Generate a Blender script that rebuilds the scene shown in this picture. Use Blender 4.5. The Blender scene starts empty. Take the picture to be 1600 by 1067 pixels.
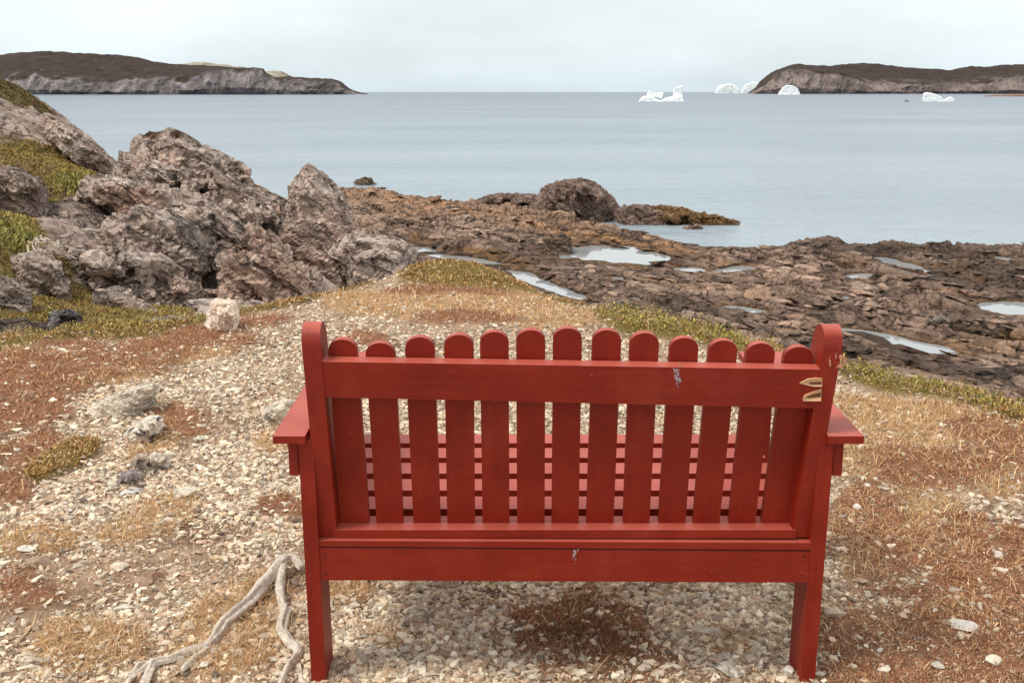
import bpy, bmesh, math, random
import numpy as np
import time
_T0 = time.time()
def tick(n): pass
from mathutils import Vector

random.seed(7)
rng = np.random.default_rng(11)
scene = bpy.context.scene
COL = scene.collection

tick('camera model')
# ------------------------------------------------------------------ camera model
CAMH = 1.476
FPX = 1680.0
PITCH = math.radians(13.06)
CP, SP = math.cos(PITCH), math.sin(PITCH)
SEA = -7.5

def ray(px, py):
    dx = (np.asarray(px, float) - 800.0) / FPX
    dy = (533.5 - np.asarray(py, float)) / FPX
    return dx, CP + SP * dy, -SP + CP * dy

def U(px, py, D):
    """point seen at photo position (px,py) whose forward distance is D"""
    rx, ry, rz = ray(px, py)
    t = D / ry
    return np.array([rx * t, np.broadcast_to(D, np.shape(t)), CAMH + rz * t])

def UZ(px, py, z=0.0):
    rx, ry, rz = ray(px, py)
    t = (z - CAMH) / rz
    return np.array([rx * t, ry * t, np.broadcast_to(z, np.shape(t))])

def proj(P):
    x, y, z = P[..., 0], P[..., 1], P[..., 2] - CAMH
    f = np.maximum(y * CP - z * SP, 1e-3)
    u = y * SP + z * CP
    return 800 + FPX * x / f, 533.5 - FPX * u / f

def lin(r, g, b):
    c = np.array([r, g, b], float) / 255.0
    return np.where(c <= 0.04045, c / 12.92, ((c + 0.055) / 1.055) ** 2.4)

tick('noise')
# ------------------------------------------------------------------ noise
_TAB = rng.normal(size=(256, 3)); _TAB /= np.linalg.norm(_TAB, axis=1)[:, None]
_R1 = rng.random((1 << 12, 4))

def _hash(i, seed=0):
    i = i.astype(np.int64)
    h = (i[..., 0] * 73856093) ^ (i[..., 1] * 19349663) ^ (i[..., 2] * 83492791) ^ (seed * 2654435761)
    h = (h ^ (h >> 13)) * 1274126177
    return (h ^ (h >> 16)) & 0x7fffffff

def perlin(P, seed=0):
    P = np.asarray(P, float)
    sh = P.shape[:-1]; P = P.reshape(-1, 3)
    flat = len(P) > 64 and P[0, 2] == P[-1, 2] and np.ptp(P[:, 2]) == 0
    i = np.floor(P); f = P - i
    u = f * f * f * (f * (f * 6 - 15) + 10)
    ii = i.astype(np.int64)
    out = np.zeros(len(P))
    for cx in (0, 1):
        wx = u[:, 0] if cx else 1 - u[:, 0]
        for cy in (0, 1):
            wy = u[:, 1] if cy else 1 - u[:, 1]
            for cz in (0, 1):
                if flat and cz and f[0, 2] == 0: continue
                wz = u[:, 2] if cz else 1 - u[:, 2]
                g = _TAB[_hash(ii + np.array([cx, cy, cz]), seed) & 255]
                out += wx * wy * wz * (g[:, 0] * (f[:, 0] - cx) + g[:, 1] * (f[:, 1] - cy) + g[:, 2] * (f[:, 2] - cz))
    return out.reshape(sh) * 1.5

def fbm(P, oct=4, seed=0, gain=0.5, lac=2.03):
    a, s, t = 1.0, 0.0, 0.0
    P = np.asarray(P, float)
    for k in range(oct):
        s = s + a * perlin(P, seed + k); t += a
        a *= gain; P = P * lac + (np.array([3.7, 1.9, 0]) if P.size > 192 and np.ptp(P[..., 2]) == 0 else 3.7)
    return s / t

def ridged(P, oct=4, seed=0, gain=0.5, lac=2.07):
    a, s, t = 1.0, 0.0, 0.0
    P = np.asarray(P, float)
    for k in range(oct):
        s = s + a * (1 - 2 * np.abs(perlin(P, seed + k))); t += a
        a *= gain; P = P * lac + (np.array([1.3, 2.9, 0]) if P.size > 192 and np.ptp(P[..., 2]) == 0 else 1.3)
    return s / t

def facet(P, seed=0):
    """chiselled facets: each Voronoi cell carries its own tilted plane. returns (offset, edge distance)"""
    P = np.asarray(P, float)
    sh = P.shape[:-1]; P = P.reshape(-1, 3)
    flat = np.ptp(P[:, 2]) == 0
    i = np.floor(P).astype(np.int64)
    best = np.full(len(P), 9e9); sec = best.copy()
    off = np.zeros(len(P))
    for cx in (-1, 0, 1):
        for cy in (-1, 0, 1):
            for cz in ((0,) if flat else (-1, 0, 1)):
                c = i + np.array([cx, cy, cz])
                h = _hash(c, seed)
                r = _R1[h & 4095]
                d = P - (c + 0.1 + 0.8 * r[:, :3])
                if flat: d[:, 2] = 0
                q = (d * d).sum(-1)
                T_ = _TAB[(h >> 12) & 255]
                o = (T_ * d).sum(-1) + (r[:, 3] - 0.5) * 0.8
                nb = q < best
                sec = np.where(nb, best, np.minimum(sec, q))
                off = np.where(nb, o, off)
                best = np.where(nb, q, best)
    return off.reshape(sh), (np.sqrt(sec) - np.sqrt(best)).reshape(sh)

def xyz(x, y, z=0.0):
    x = np.asarray(x, float)
    return np.stack([x, np.broadcast_to(y, x.shape), np.broadcast_to(z, x.shape)], -1)

def sstep(a, b, x):
    t = np.clip((x - a) / (b - a), 0, 1)
    return t * t * (3 - 2 * t)

def mixc(a, b, f):
    return a * (1 - f[..., None]) + b * f[..., None]

tick('object helpers')
# ------------------------------------------------------------------ object helpers
def tag(o, label=None, cat=None, group=None, kind=None):
    if label: o['label'] = label
    if cat: o['category'] = cat
    if group: o['group'] = group
    if kind: o['kind'] = kind
    return o

def mesh_np(name, V, F, mat, col=None, smooth=True, parent=None):
    """F: (n,3) or (n,4) int array"""
    me = bpy.data.meshes.new(name)
    V = np.ascontiguousarray(V, dtype=np.float32); F = np.ascontiguousarray(F, dtype=np.int32)
    n, k = F.shape
    me.vertices.add(len(V)); me.vertices.foreach_set('co', V.ravel())
    me.loops.add(n * k); me.loops.foreach_set('vertex_index', F.ravel())
    me.polygons.add(n)
    me.polygons.foreach_set('loop_start', np.arange(0, n * k, k, dtype=np.int32))
    me.polygons.foreach_set('use_smooth', np.full(n, smooth, dtype=bool))
    if col is not None:
        at = me.attributes.new('Col', 'FLOAT_COLOR', 'POINT')
        c = np.ones((len(V), 4), np.float32); c[:, :3] = np.clip(col, 0.004, 0.95)
        at.data.foreach_set('color', c.ravel())
    me.update(calc_edges=True); me.validate()
    if mat: me.materials.append(mat)
    o = bpy.data.objects.new(name, me); COL.objects.link(o)
    if parent: o.parent = parent
    return o

def grid_faces(nr, nc):
    a = np.arange(nr * nc).reshape(nr, nc)
    return np.stack([a[:-1, :-1], a[:-1, 1:], a[1:, 1:], a[1:, :-1]], -1).reshape(-1, 4)

def empty(name, loc):
    o = bpy.data.objects.new(name, None); COL.objects.link(o); o.location = loc
    o.empty_display_size = 0.1
    return o

def obj_bm(name, bm, mat, parent=None, origin=(0, 0, 0), bevel=0.0, smooth=False, seg=2):
    if bevel:
        es = [e for e in bm.edges if len(e.link_faces) == 2 and e.calc_face_angle(0) > 0.6]
        bmesh.ops.bevel(bm, geom=es, offset=bevel, segments=seg, profile=0.5, affect='EDGES', clamp_overlap=True)
    bmesh.ops.recalc_face_normals(bm, faces=bm.faces[:])
    for v in bm.verts: v.co -= Vector(origin)
    me = bpy.data.meshes.new(name); bm.to_mesh(me); bm.free()
    if smooth:
        for p in me.polygons: p.use_smooth = True
    if bevel:
        for p in me.polygons: p.use_smooth = True
        me.set_sharp_from_angle(angle=0.5)
    me.materials.append(mat)
    o = bpy.data.objects.new(name, me); COL.objects.link(o)
    if parent: o.parent = parent
    return o

def hexa(bm, pts):
    """box from 8 points: bottom ring 0-3, top ring 4-7"""
    v = [bm.verts.new(Vector(p)) for p in pts]
    for f in ((0, 3, 2, 1), (4, 5, 6, 7), (0, 1, 5, 4), (1, 2, 6, 5), (2, 3, 7, 6), (3, 0, 4, 7)):
        bm.faces.new([v[i] for i in f])

def box(bm, x0, x1, y0, y1, z0, z1):
    hexa(bm, [(x0, y0, z0), (x1, y0, z0), (x1, y1, z0), (x0, y1, z0), (x0, y0, z1), (x1, y0, z1), (x1, y1, z1), (x0, y1, z1)])

def prism(bm, ring_a, ring_b):
    a = [bm.verts.new(Vector(p)) for p in ring_a]; b = [bm.verts.new(Vector(p)) for p in ring_b]
    n = len(a)
    bm.faces.new(a[::-1]); bm.faces.new(b)
    for i in range(n):
        bm.faces.new((a[i], a[(i + 1) % n], b[(i + 1) % n], b[i]))

tick('materials')
# ------------------------------------------------------------------ materials
def newmat(name):
    m = bpy.data.materials.new(name); m.use_nodes = True
    nt = m.node_tree
    return m, nt, nt.nodes['Principled BSDF']

def N(nt, typ, **kw):
    n = nt.nodes.new(typ)
    for k, v in kw.items():
        if k in ('operation', 'blend_type', 'data_type', 'feature', 'noise_dimensions', 'attribute_name', 'distance', 'noise_type', 'wave_type', 'bands_direction'):
            setattr(n, k, v)
        else:
            n.inputs[k].default_value = v
    return n

def ramp(nt, stops):
    r = nt.nodes.new('ShaderNodeValToRGB')
    e = r.color_ramp.elements
    while len(e) < len(stops): e.new(0.5)
    for q, (p, c) in zip(e, stops):
        q.position = p; q.color = (*c, 1) if len(c) == 3 else c
    return r

def attr_mat(name, rough=0.85, spec=0.3, bump=((60, 0.4, 0.01),), var=((30, 0.25),), translucent=0.0):
    m, nt, b = newmat(name)
    L = nt.links.new
    a = N(nt, 'ShaderNodeAttribute', attribute_name='Col')
    geo = nt.nodes.new('ShaderNodeTexCoord')
    src = a.outputs['Color']
    for sc, amt in var:
        nz = N(nt, 'ShaderNodeTexNoise', Scale=sc, Detail=5.0, Roughness=0.65)
        L(geo.outputs['Object'], nz.inputs['Vector'])
        mr = N(nt, 'ShaderNodeMapRange'); mr.inputs[1].default_value = 0.25; mr.inputs[2].default_value = 0.75
        mr.inputs[3].default_value = 1 - amt; mr.inputs[4].default_value = 1 + amt
        L(nz.outputs['Fac'], mr.inputs[0])
        mx = N(nt, 'ShaderNodeMix', data_type='RGBA', blend_type='MULTIPLY'); mx.inputs[0].default_value = 1.0
        L(src, mx.inputs[6]); L(mr.outputs[0], mx.inputs[7]); src = mx.outputs[2]
    L(src, b.inputs['Base Color'])
    b.inputs['Roughness'].default_value = rough
    b.inputs['Specular IOR Level'].default_value = spec
    prev = None
    for sc, st, di in bump:
        nz = N(nt, 'ShaderNodeTexNoise', Scale=sc, Detail=6.0, Roughness=0.7)
        L(geo.outputs['Object'], nz.inputs['Vector'])
        bp = N(nt, 'ShaderNodeBump', Strength=st, Distance=di)
        L(nz.outputs['Fac'], bp.inputs['Height'])
        if prev: L(prev.outputs['Normal'], bp.inputs['Normal'])
        prev = bp
    if prev: L(prev.outputs['Normal'], b.inputs['Normal'])
    return m

def paint_mat(name, axis):
    """worn red paint over a sawn board whose grain runs along axis"""
    m, nt, b = newmat(name); L = nt.links.new
    tc = nt.nodes.new('ShaderNodeTexCoord')
    mp = nt.nodes.new('ShaderNodeMapping')
    s = [38, 38, 38]; s['xyz'.index(axis)] = 2.2
    mp.inputs['Scale'].default_value = s
    L(tc.outputs['Object'], mp.inputs['Vector'])
    grain = N(nt, 'ShaderNodeTexNoise', Scale=1.6, Detail=6.0, Roughness=0.65); L(mp.outputs[0], grain.inputs['Vector'])
    blot = N(nt, 'ShaderNodeTexNoise', Scale=7.0, Detail=5.0, Roughness=0.6); L(tc.outputs['Object'], blot.inputs['Vector'])
    r0 = ramp(nt, [(0.25, tuple(lin(121, 27, 7))), (0.5, tuple(lin(135, 32, 11))), (0.75, tuple(lin(147, 43, 20)))])
    L(blot.outputs['Fac'], r0.inputs[0])
    rg = ramp(nt, [(0.28, (0.80, 0.78, 0.77)), (0.45, (.96, .96, .96)), (0.62, (1.05, 1.06, 1.06))]); L(grain.outputs['Fac'], rg.inputs[0])
    m1 = N(nt, 'ShaderNodeMix', data_type='RGBA', blend_type='MULTIPLY'); m1.inputs[0].default_value = 0.75
    L(r0.outputs[0], m1.inputs[6]); L(rg.outputs[0], m1.inputs[7])
    # small knots and dark stains
    kn = N(nt, 'ShaderNodeTexNoise', Scale=16.0, Detail=3.0); L(tc.outputs['Object'], kn.inputs['Vector'])
    rk = ramp(nt, [(0.72, (0, 0, 0)), (0.80, (.6, .6, .6))]); L(kn.outputs['Fac'], rk.inputs[0])
    m2 = N(nt, 'ShaderNodeMix', data_type='RGBA'); L(rk.outputs[0], m2.inputs[0])
    L(m1.outputs[2], m2.inputs[6]); m2.inputs[7].default_value = (*lin(92, 16, 12), 1)
    # pale nicks and scuffs
    sc = N(nt, 'ShaderNodeTexNoise', Scale=75.0, Detail=4.0, Roughness=0.62); L(tc.outputs['Object'], sc.inputs['Vector'])
    rs = ramp(nt, [(0.71, (0, 0, 0)), (0.76, (0.8, 0.8, 0.8))]); L(sc.outputs['Fac'], rs.inputs[0])
    m3 = N(nt, 'ShaderNodeMix', data_type='RGBA'); L(rs.outputs[0], m3.inputs[0])
    L(m2.outputs[2], m3.inputs[6]); m3.inputs[7].default_value = (*lin(205, 128, 110), 1)
    # chalky bloom
    ch = N(nt, 'ShaderNodeTexNoise', Scale=3.2, Detail=7.0, Roughness=0.7); L(tc.outputs['Object'], ch.inputs['Vector'])
    rc = ramp(nt, [(0.55, (0, 0, 0)), (0.8, (0.22, 0.22, 0.22))]); L(ch.outputs['Fac'], rc.inputs[0])
    m4 = N(nt, 'ShaderNodeMix', data_type='RGBA'); L(rc.outputs[0], m4.inputs[0])
    L(m3.outputs[2], m4.inputs[6]); m4.inputs[7].default_value = (*lin(190, 92, 80), 1)
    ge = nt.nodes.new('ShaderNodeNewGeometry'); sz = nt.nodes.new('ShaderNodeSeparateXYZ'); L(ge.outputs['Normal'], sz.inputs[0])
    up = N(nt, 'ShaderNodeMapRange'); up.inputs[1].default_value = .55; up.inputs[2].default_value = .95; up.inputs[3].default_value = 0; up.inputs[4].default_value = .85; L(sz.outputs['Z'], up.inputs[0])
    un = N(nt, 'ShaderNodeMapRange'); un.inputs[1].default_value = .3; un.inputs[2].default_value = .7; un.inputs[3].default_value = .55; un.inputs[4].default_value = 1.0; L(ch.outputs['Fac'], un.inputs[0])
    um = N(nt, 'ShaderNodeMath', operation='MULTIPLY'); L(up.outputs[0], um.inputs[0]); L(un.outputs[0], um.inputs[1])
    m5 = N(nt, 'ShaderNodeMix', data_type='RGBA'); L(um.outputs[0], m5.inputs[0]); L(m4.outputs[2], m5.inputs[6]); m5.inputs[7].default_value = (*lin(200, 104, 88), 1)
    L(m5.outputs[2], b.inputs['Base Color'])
    rr = N(nt, 'ShaderNodeMapRange'); rr.inputs[3].default_value = 0.40; rr.inputs[4].default_value = 0.60
    L(blot.outputs['Fac'], rr.inputs[0]); L(rr.outputs[0], b.inputs['Roughness'])
    b.inputs['Specular IOR Level'].default_value = 0.32
    bp = N(nt, 'ShaderNodeBump', Strength=0.8, Distance=0.002); L(grain.outputs['Fac'], bp.inputs['Height'])
    bp2 = N(nt, 'ShaderNodeBump', Strength=0.25, Distance=0.002); L(sc.outputs['Fac'], bp2.inputs['Height']); L(bp.outputs[0], bp2.inputs['Normal'])
    L(bp2.outputs[0], b.inputs['Normal'])
    return m

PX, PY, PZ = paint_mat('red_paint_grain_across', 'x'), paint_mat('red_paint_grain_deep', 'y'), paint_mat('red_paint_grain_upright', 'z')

def plain_mat(name, c0, c1, scale, rough=0.8, bump=0.4, dist=0.01, stretch=None):
    m, nt, b = newmat(name); L = nt.links.new
    tc = nt.nodes.new('ShaderNodeTexCoord'); src = tc.outputs['Object']
    if stretch:
        mp = nt.nodes.new('ShaderNodeMapping'); mp.inputs['Scale'].default_value = stretch; L(src, mp.inputs[0]); src = mp.outputs[0]
    nz = N(nt, 'ShaderNodeTexNoise', Scale=scale, Detail=8.0, Roughness=0.7); L(src, nz.inputs['Vector'])
    r = ramp(nt, [(0.3, tuple(c0)), (0.7, tuple(c1))]); L(nz.outputs['Fac'], r.inputs[0])
    L(r.outputs[0], b.inputs['Base Color']); b.inputs['Roughness'].default_value = rough
    bp = N(nt, 'ShaderNodeBump', Strength=bump, Distance=dist); L(nz.outputs['Fac'], bp.inputs['Height']); L(bp.outputs[0], b.inputs['Normal'])
    return m

M_RAW = plain_mat('bare_wood', lin(205, 150, 105), lin(238, 200, 158), 60, 0.7, 0.6, 0.003, (1, 8, 8))
M_TORN = plain_mat('torn_dark_wood', lin(70, 45, 25), lin(150, 105, 65), 60, 0.8, 0.8, 0.003, (1, 8, 8))
M_DROP = plain_mat('dried_bird_dropping', lin(120, 92, 96), lin(196, 176, 176), 220, 0.85, 0.5, 0.002)
M_CHIP = plain_mat('chipped_primer', lin(196, 120, 92), lin(232, 178, 146), 120, 0.8, 0.5, 0.002)
M_WOOD = plain_mat('driftwood_grey', lin(165, 145, 125), lin(245, 236, 222), 9, 0.85, 0.9, 0.006, (7, 7, 7))

tick('the bench')
# ------------------------------------------------------------------ the bench
BO = (0.131, 2.49, 0.0)
bench = empty('park_bench', BO)
tag(bench, 'weathered red painted wooden bench seen from behind, scalloped slat back facing the sea', 'bench')

def part(name, bm, mat, bevel=0.003, parent=None):
    return obj_bm(name, bm, mat, parent or bench, BO, bevel)

bx = BO[0]
LX = 0.649                     # half width over the legs
for s in (-1, 1):
    # rear legs: upright boards outside the back posts
    bm = bmesh.new()
    a, c = bx + s * LX, bx + s * (LX - 0.037)
    x0, x1 = min(a, c), max(a, c)
    sp = s * 0.004
    hexa(bm, [(x0 - sp, 2.490, -0.06), (x1 - sp, 2.490, -0.06), (x1 - sp, 2.606, -0.06), (x0 - sp, 2.606, -0.06),
              (x0, 2.480, 0.652), (x1, 2.480, 0.652), (x1, 2.592, 0.652), (x0, 2.592, 0.652)])
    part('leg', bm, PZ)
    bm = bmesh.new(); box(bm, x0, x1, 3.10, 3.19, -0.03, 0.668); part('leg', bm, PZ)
    # armrest
    bm = bmesh.new()
    if s < 0: ax0, ax1 = bx - 0.704, bx - LX + 0.034 + 0.045
    else: ax0, ax1 = bx + LX - 0.034 - 0.045, bx + 0.712
    o0, o1 = (ax0, ax1)
    # notched round the back post: the inner half starts in front of it
    zr, zf, th = 0.674, 0.694, 0.019
    pin = bx + s * (LX - 0.034) * 1.0
    outer0, outer1 = (ax0, pin - 0.004) if s < 0 else (pin + 0.004, ax1)
    ring = [(ax0, 2.455), (pin - 0.012, 2.455), (pin - 0.012, 2.600), (ax1, 2.600), (ax1, 3.235), (ax0, 3.235)] if s < 0 else \
           [(pin + 0.012, 2.455), (ax1, 2.455), (ax1, 3.235), (ax0, 3.235), (ax0, 2.600), (pin + 0.012, 2.600)]
    zz = lambda y: zr + (zf - zr) * (y - 2.455) / 0.78
    prism(bm, [(x, y, zz(y) - th) for x, y in ring], [(x, y, zz(y)) for x, y in ring])
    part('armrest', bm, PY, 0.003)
    # board fixed under the armrest, outside the legs
    bm = bmesh.new()
    q0, q1 = sorted((bx + s * (LX + 0.003), bx + s * (LX + 0.026)))
    hexa(bm, [(q0, 2.487, 0.563), (q1, 2.487, 0.563), (q1, 3.15, 0.578), (q0, 3.15, 0.578),
              (q0, 2.487, 0.653), (q1, 2.487, 0.653), (q1, 3.15, 0.671), (q0, 3.15, 0.671)])
    part('armrest_rail', bm, PY)
    # side rail carrying the seat slats
    bm = bmesh.new()
    q0, q1 = sorted((bx + s * (LX - 0.040), bx + s * (LX - 0.078)))
    box(bm, q0, q1, 2.66, 3.19, 0.27, 0.395); part('seat_rail', bm, PY)
    # leaning back post, rounded top
    bm = bmesh.new()
    def prof(n=14):
        pts = [(2.505, 0.394)]
        zt, r = 0.893, 0.050
        y_at = lambda z: 2.505 - 0.108 * (z - 0.394)
        cy = y_at(zt) + r
        for k in range(n + 1):
            a_ = math.pi - math.pi * k / n
            pts.append((cy + r * math.cos(a_), zt + r * 1.02 * math.sin(a_)))
        pts.append((2.605, 0.394))
        return pts
    pr = prof()
    fan = (-0.015 if s < 0 else 0.036)
    drop = 0.0 if s < 0 else -0.006
    xo = lambda z: bx + s * (LX - 0.039) + fan * (z - 0.394) / 0.55
    xi = lambda z: xo(z) - s * 0.043
    A = [(xo(z), y, z + (drop if z > .5 else 0)) for y, z in pr]; B = [(xi(z), y, z + (drop if z > .5 else 0)) for y, z in pr]
    prism(bm, A, B)
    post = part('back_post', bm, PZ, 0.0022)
    if s > 0:
        right_post = post

# back slats: trapezoid boards with half-round tops, fanned a little
TOPX = [(513, 558), (571, 617), (633, 679), (694, 740), (750, 795), (806.5, 852), (864, 909), (925, 970), (983.5, 1029), (1046, 1091), (1107, 1152), (1166, 1211), (1226, 1272)]
TOPY = [529, 534.5, 525.5, 521.5, 517, 514, 511, 514, 518.5, 526.5, 530.5, 535, 541]
BOTX = [(531, 577), (588.5, 630), (646, 688), (699, 742), (754, 796), (808, 851), (862, 904), (916, 958.5), (973.5, 1014.5), (1029, 1071), (1083, 1124), (1139, 1180), (1190, 1238)]
def slat_y(z): return 2.545 - 0.104 * (z - 0.415)
for (tx, ty, bxs) in zip(TOPX, TOPY, BOTX):
    tl, tr = U(tx[0], 552, 2.497), U(tx[1], 552, 2.497)
    bl, brr = U(bxs[0], 817, 2.545), U(bxs[1], 817, 2.545)
    top = U((tx[0] + tx[1]) / 2, ty, 2.492)[2] - 0.0025
    z0 = 0.4155
    w = tr[0] - tl[0]; R = w / 2
    zc = top - R * 0.80
    fx = lambda z, l, b: b[0] + (l[0] - b[0]) * (z - z0) / (tl[2] - z0)
    ring = [(fx(z0, tl, bl), z0), (fx(z0, tr, brr), z0)]
    cxm = (fx(zc, tl, bl) + fx(zc, tr, brr)) / 2
    for k in range(13):
        a_ = math.pi * k / 12
        ring.append((cxm + R * math.cos(a_), zc + R * 0.80 * math.sin(a_)))
    th = 0.021
    jit = random.uniform(-0.0015, 0.0015)
    A = [(x, slat_y(z) + jit, z) for x, z in ring]; B = [(x, slat_y(z) + th + jit, z + 0.002) for x, z in ring]
    bm = bmesh.new(); prism(bm, A, B)
    part('back_slat', bm, PZ, 0.0018)

# top rail across the back, between the posts
def rail(name, L0, L1, R0, R1, depth, yl, lean, mat, bevel=0.003):
    """L0/L1 = lower/upper left corner, R0/R1 right, all as rear face points"""
    bm = bmesh.new()
    d = np.array([0, depth, lean])
    hexa(bm, [L0, R0, R0 + d, L0 + d, L1, R1, R1 + d, L1 + d])
    return part(name, bm, mat, bevel)
YR = lambda z: 2.456 - 0.104 * (z - 0.86)
L1, R1_ = U(498.5, 565, 2.457), U(1286, 577.5, 2.457)
L0, R0_ = U(505, 620.5, 2.466), U(1281, 638, 2.466)
tr_ = rail('top_rail', L0, L1, R0_, R1_, 0.038, 0, 0.004, PX, 0.002)
# torn-out grain at the right end of the rail
bm = bmesh.new()
def gouge(bm, pts_outer, pts_inner, dy):
    """raised torn lip: outer outline proud of the board, inner outline pushed back"""
    fy = lambda x, y: 2.4565 + (0.8375 - U(x, y, 2.459)[2]) * 0.098
    o = [U(x, y, fy(x, y) - 0.0015 - (0.006 if (k % 3) else 0.003)) for k, (x, y) in enumerate(pts_outer)]
    i = [U(x, y, fy(x, y) - 0.0012) for x, y in pts_inner]
    vo = [bm.verts.new(Vector(p)) for p in o]; vi = [bm.verts.new(Vector(p)) for p in i]
    vb = [bm.verts.new(Vector(p) + Vector((0, 0.012, 0))) for p in o]
    n = len(vo)
    for k in range(n):
        bm.faces.new((vo[k], vo[(k + 1) % n], vi[(k + 1) % n], vi[k]))
        bm.faces.new((vb[k], vb[(k + 1) % n], vo[(k + 1) % n], vo[k]))
    f_ = bm.faces.new(vi); f_.material_index = 1
gouge(bm, [(1250, 599), (1262, 593), (1275, 591), (1285, 591.5), (1284.5, 604), (1272, 604), (1262, 602)],
      [(1263, 599), (1266, 597.5), (1275, 596.5), (1284.8, 596.5), (1284.6, 600.5), (1274, 601), (1267, 600.5)], 0.0026)
gouge(bm, [(1255, 623), (1258, 618), (1270, 613), (1284, 607.5), (1283, 626.5), (1268, 626.5), (1255, 626.5)],
      [(1260, 621), (1264, 618), (1272, 615.5), (1283.5, 613), (1283, 620), (1272, 621.5), (1262, 622)], 0.0026)
tw_ = obj_bm('torn_wood', bm, M_RAW, tr_, BO); tw_.data.materials.append(M_TORN)
NAILS = []
def splat(px, py, D, w, h, seed, parent, name='bird_dropping', mat=None):
    bm = bmesh.new(); r2 = random.Random(seed)
    for _ in range(34):
        x, y = px + r2.gauss(0, w * .38), py + r2.gauss(0, h * .42)
        k = r2.uniform(.05, .22)
        c = U(x, y, D); ring = []
        for q in range(10):
            an = 2 * math.pi * q / 10; rr = r2.uniform(.6, 1.2) * k
            ring.append(U(x + w * rr * math.cos(an), y + h * rr * math.sin(an), D))
        prism(bm, [tuple(p + np.array([0, -0.0012 - 0.0004 * _ / 34, 0])) for p in ring], [tuple(p + np.array([0, 0.004, 0])) for p in ring])
    obj_bm(name, bm, mat or M_DROP, parent, BO)
for q_ in ((1297, 566, 2.2, 9), (1306, 556, 1.6, 6), (1314, 559, 5, 5), (1313, 572, 5, 4), (1321, 563, 1.6, 7)):
    splat(q_[0], q_[1], 2.4528, q_[2], q_[3], int(q_[0]), right_post, 'paint_chip', M_CHIP)
for q_ in ((508, 866), (508.5, 896), (1257, 869), (1253, 899)):
    c_ = U(q_[0], q_[1], 2.487)
    bm = bmesh.new(); prism(bm, [tuple(c_ + np.array([.0032 * math.cos(a_ * .785), -.0006, .0032 * math.sin(a_ * .785)])) for a_ in range(8)], [tuple(c_ + np.array([.0032 * math.cos(a_ * .785), .004, .0032 * math.sin(a_ * .785)])) for a_ in range(8)])
    NAILS.append(bm)
splat(1058, 587, 2.4595, 6, 16, 3, tr_); splat(1056, 579, 2.4585, 7, 4, 4, tr_)

# bottom rail: a wide board with a thin strip on top of it, and the ledge the slats stand on
L0, R0_ = U(498, 906, 2.487), U(1262, 910, 2.487)
L1, R1_ = U(497, 856, 2.487), U(1268, 862, 2.487)
br_ = rail('bottom_rail', L0, L1, R0_, R1_, 0.040, 0, 0.0, PX)
splat(897, 866, 2.487, 5, 13, 8, br_)
M_NAIL = plain_mat('sunk_nail', lin(52, 14, 10), lin(84, 30, 22), 80)
for bm in NAILS: obj_bm('nail_head', bm, M_NAIL, br_, BO)
L0, R0_ = U(496.5, 853, 2.485), U(1268, 859, 2.485)
L1, R1_ = U(496, 842.5, 2.485), U(1269.5, 848, 2.485)
L1[2] = min(L1[2], 0.393); R1_[2] = min(R1_[2], 0.393)
rail('rail_strip', L0, L1, R0_, R1_, 0.115, 0, 0.0, PX, 0.002)
bm = bmesh.new()
ll, lr = U(521, 840, 2.50), U(1243, 845, 2.50)
box(bm, ll[0], lr[0], 2.50, 2.592, 0.3935, 0.4150)
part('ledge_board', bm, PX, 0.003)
# seat slats
for k in range(5):
    y0 = 2.612 + k * 0.1215
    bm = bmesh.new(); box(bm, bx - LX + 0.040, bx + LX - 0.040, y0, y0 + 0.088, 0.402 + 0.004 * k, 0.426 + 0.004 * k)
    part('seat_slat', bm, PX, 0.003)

tick('headland ground')
# ------------------------------------------------------------------ headland ground
EDGE = [(-700, 560), (-200, 535), (0, 522), (120, 513), (250, 500), (320, 490), (420, 470), (500, 457), (560, 442), (600, 428), (640, 411), (690, 401), (740, 408),
        (790, 427), (850, 457), (900, 470), (960, 478), (1060, 499), (1150, 522), (1240, 547), (1330, 574), (1430, 592), (1520, 612), (1600, 642), (1800, 700), (2300, 820), (3600, 1050)]
_e = np.array([UZ(x, y, 0.0)[:2] for x, y in EDGE])
_eaz = np.arctan2(_e[:, 0], _e[:, 1]); _er = np.hypot(_e[:, 0], _e[:, 1])
def edge_r(az): return np.interp(az, _eaz, _er)

def micro(x, y):
    p = xyz(x, y)
    return 0.030 * fbm(p * 0.7, 3, 5) + 0.018 * fbm(p * 2.6, 4, 9) + 0.006 * perlin(p * 14, 3)

def blob(px, py, lst):
    out = np.zeros(np.shape(px))
    for b in lst:
        cx, cy, rx, ry = b[:4]; an = math.radians(b[4]) if len(b) > 4 else 0.0
        dx, dy = px - cx, py - cy
        u = (dx * math.cos(an) + dy * math.sin(an)) / rx; v = (-dx * math.sin(an) + dy * math.cos(an)) / ry
        out = np.maximum(out, np.exp(-(u * u + v * v) ** 1.5 * 0.69))
    return out

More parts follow.
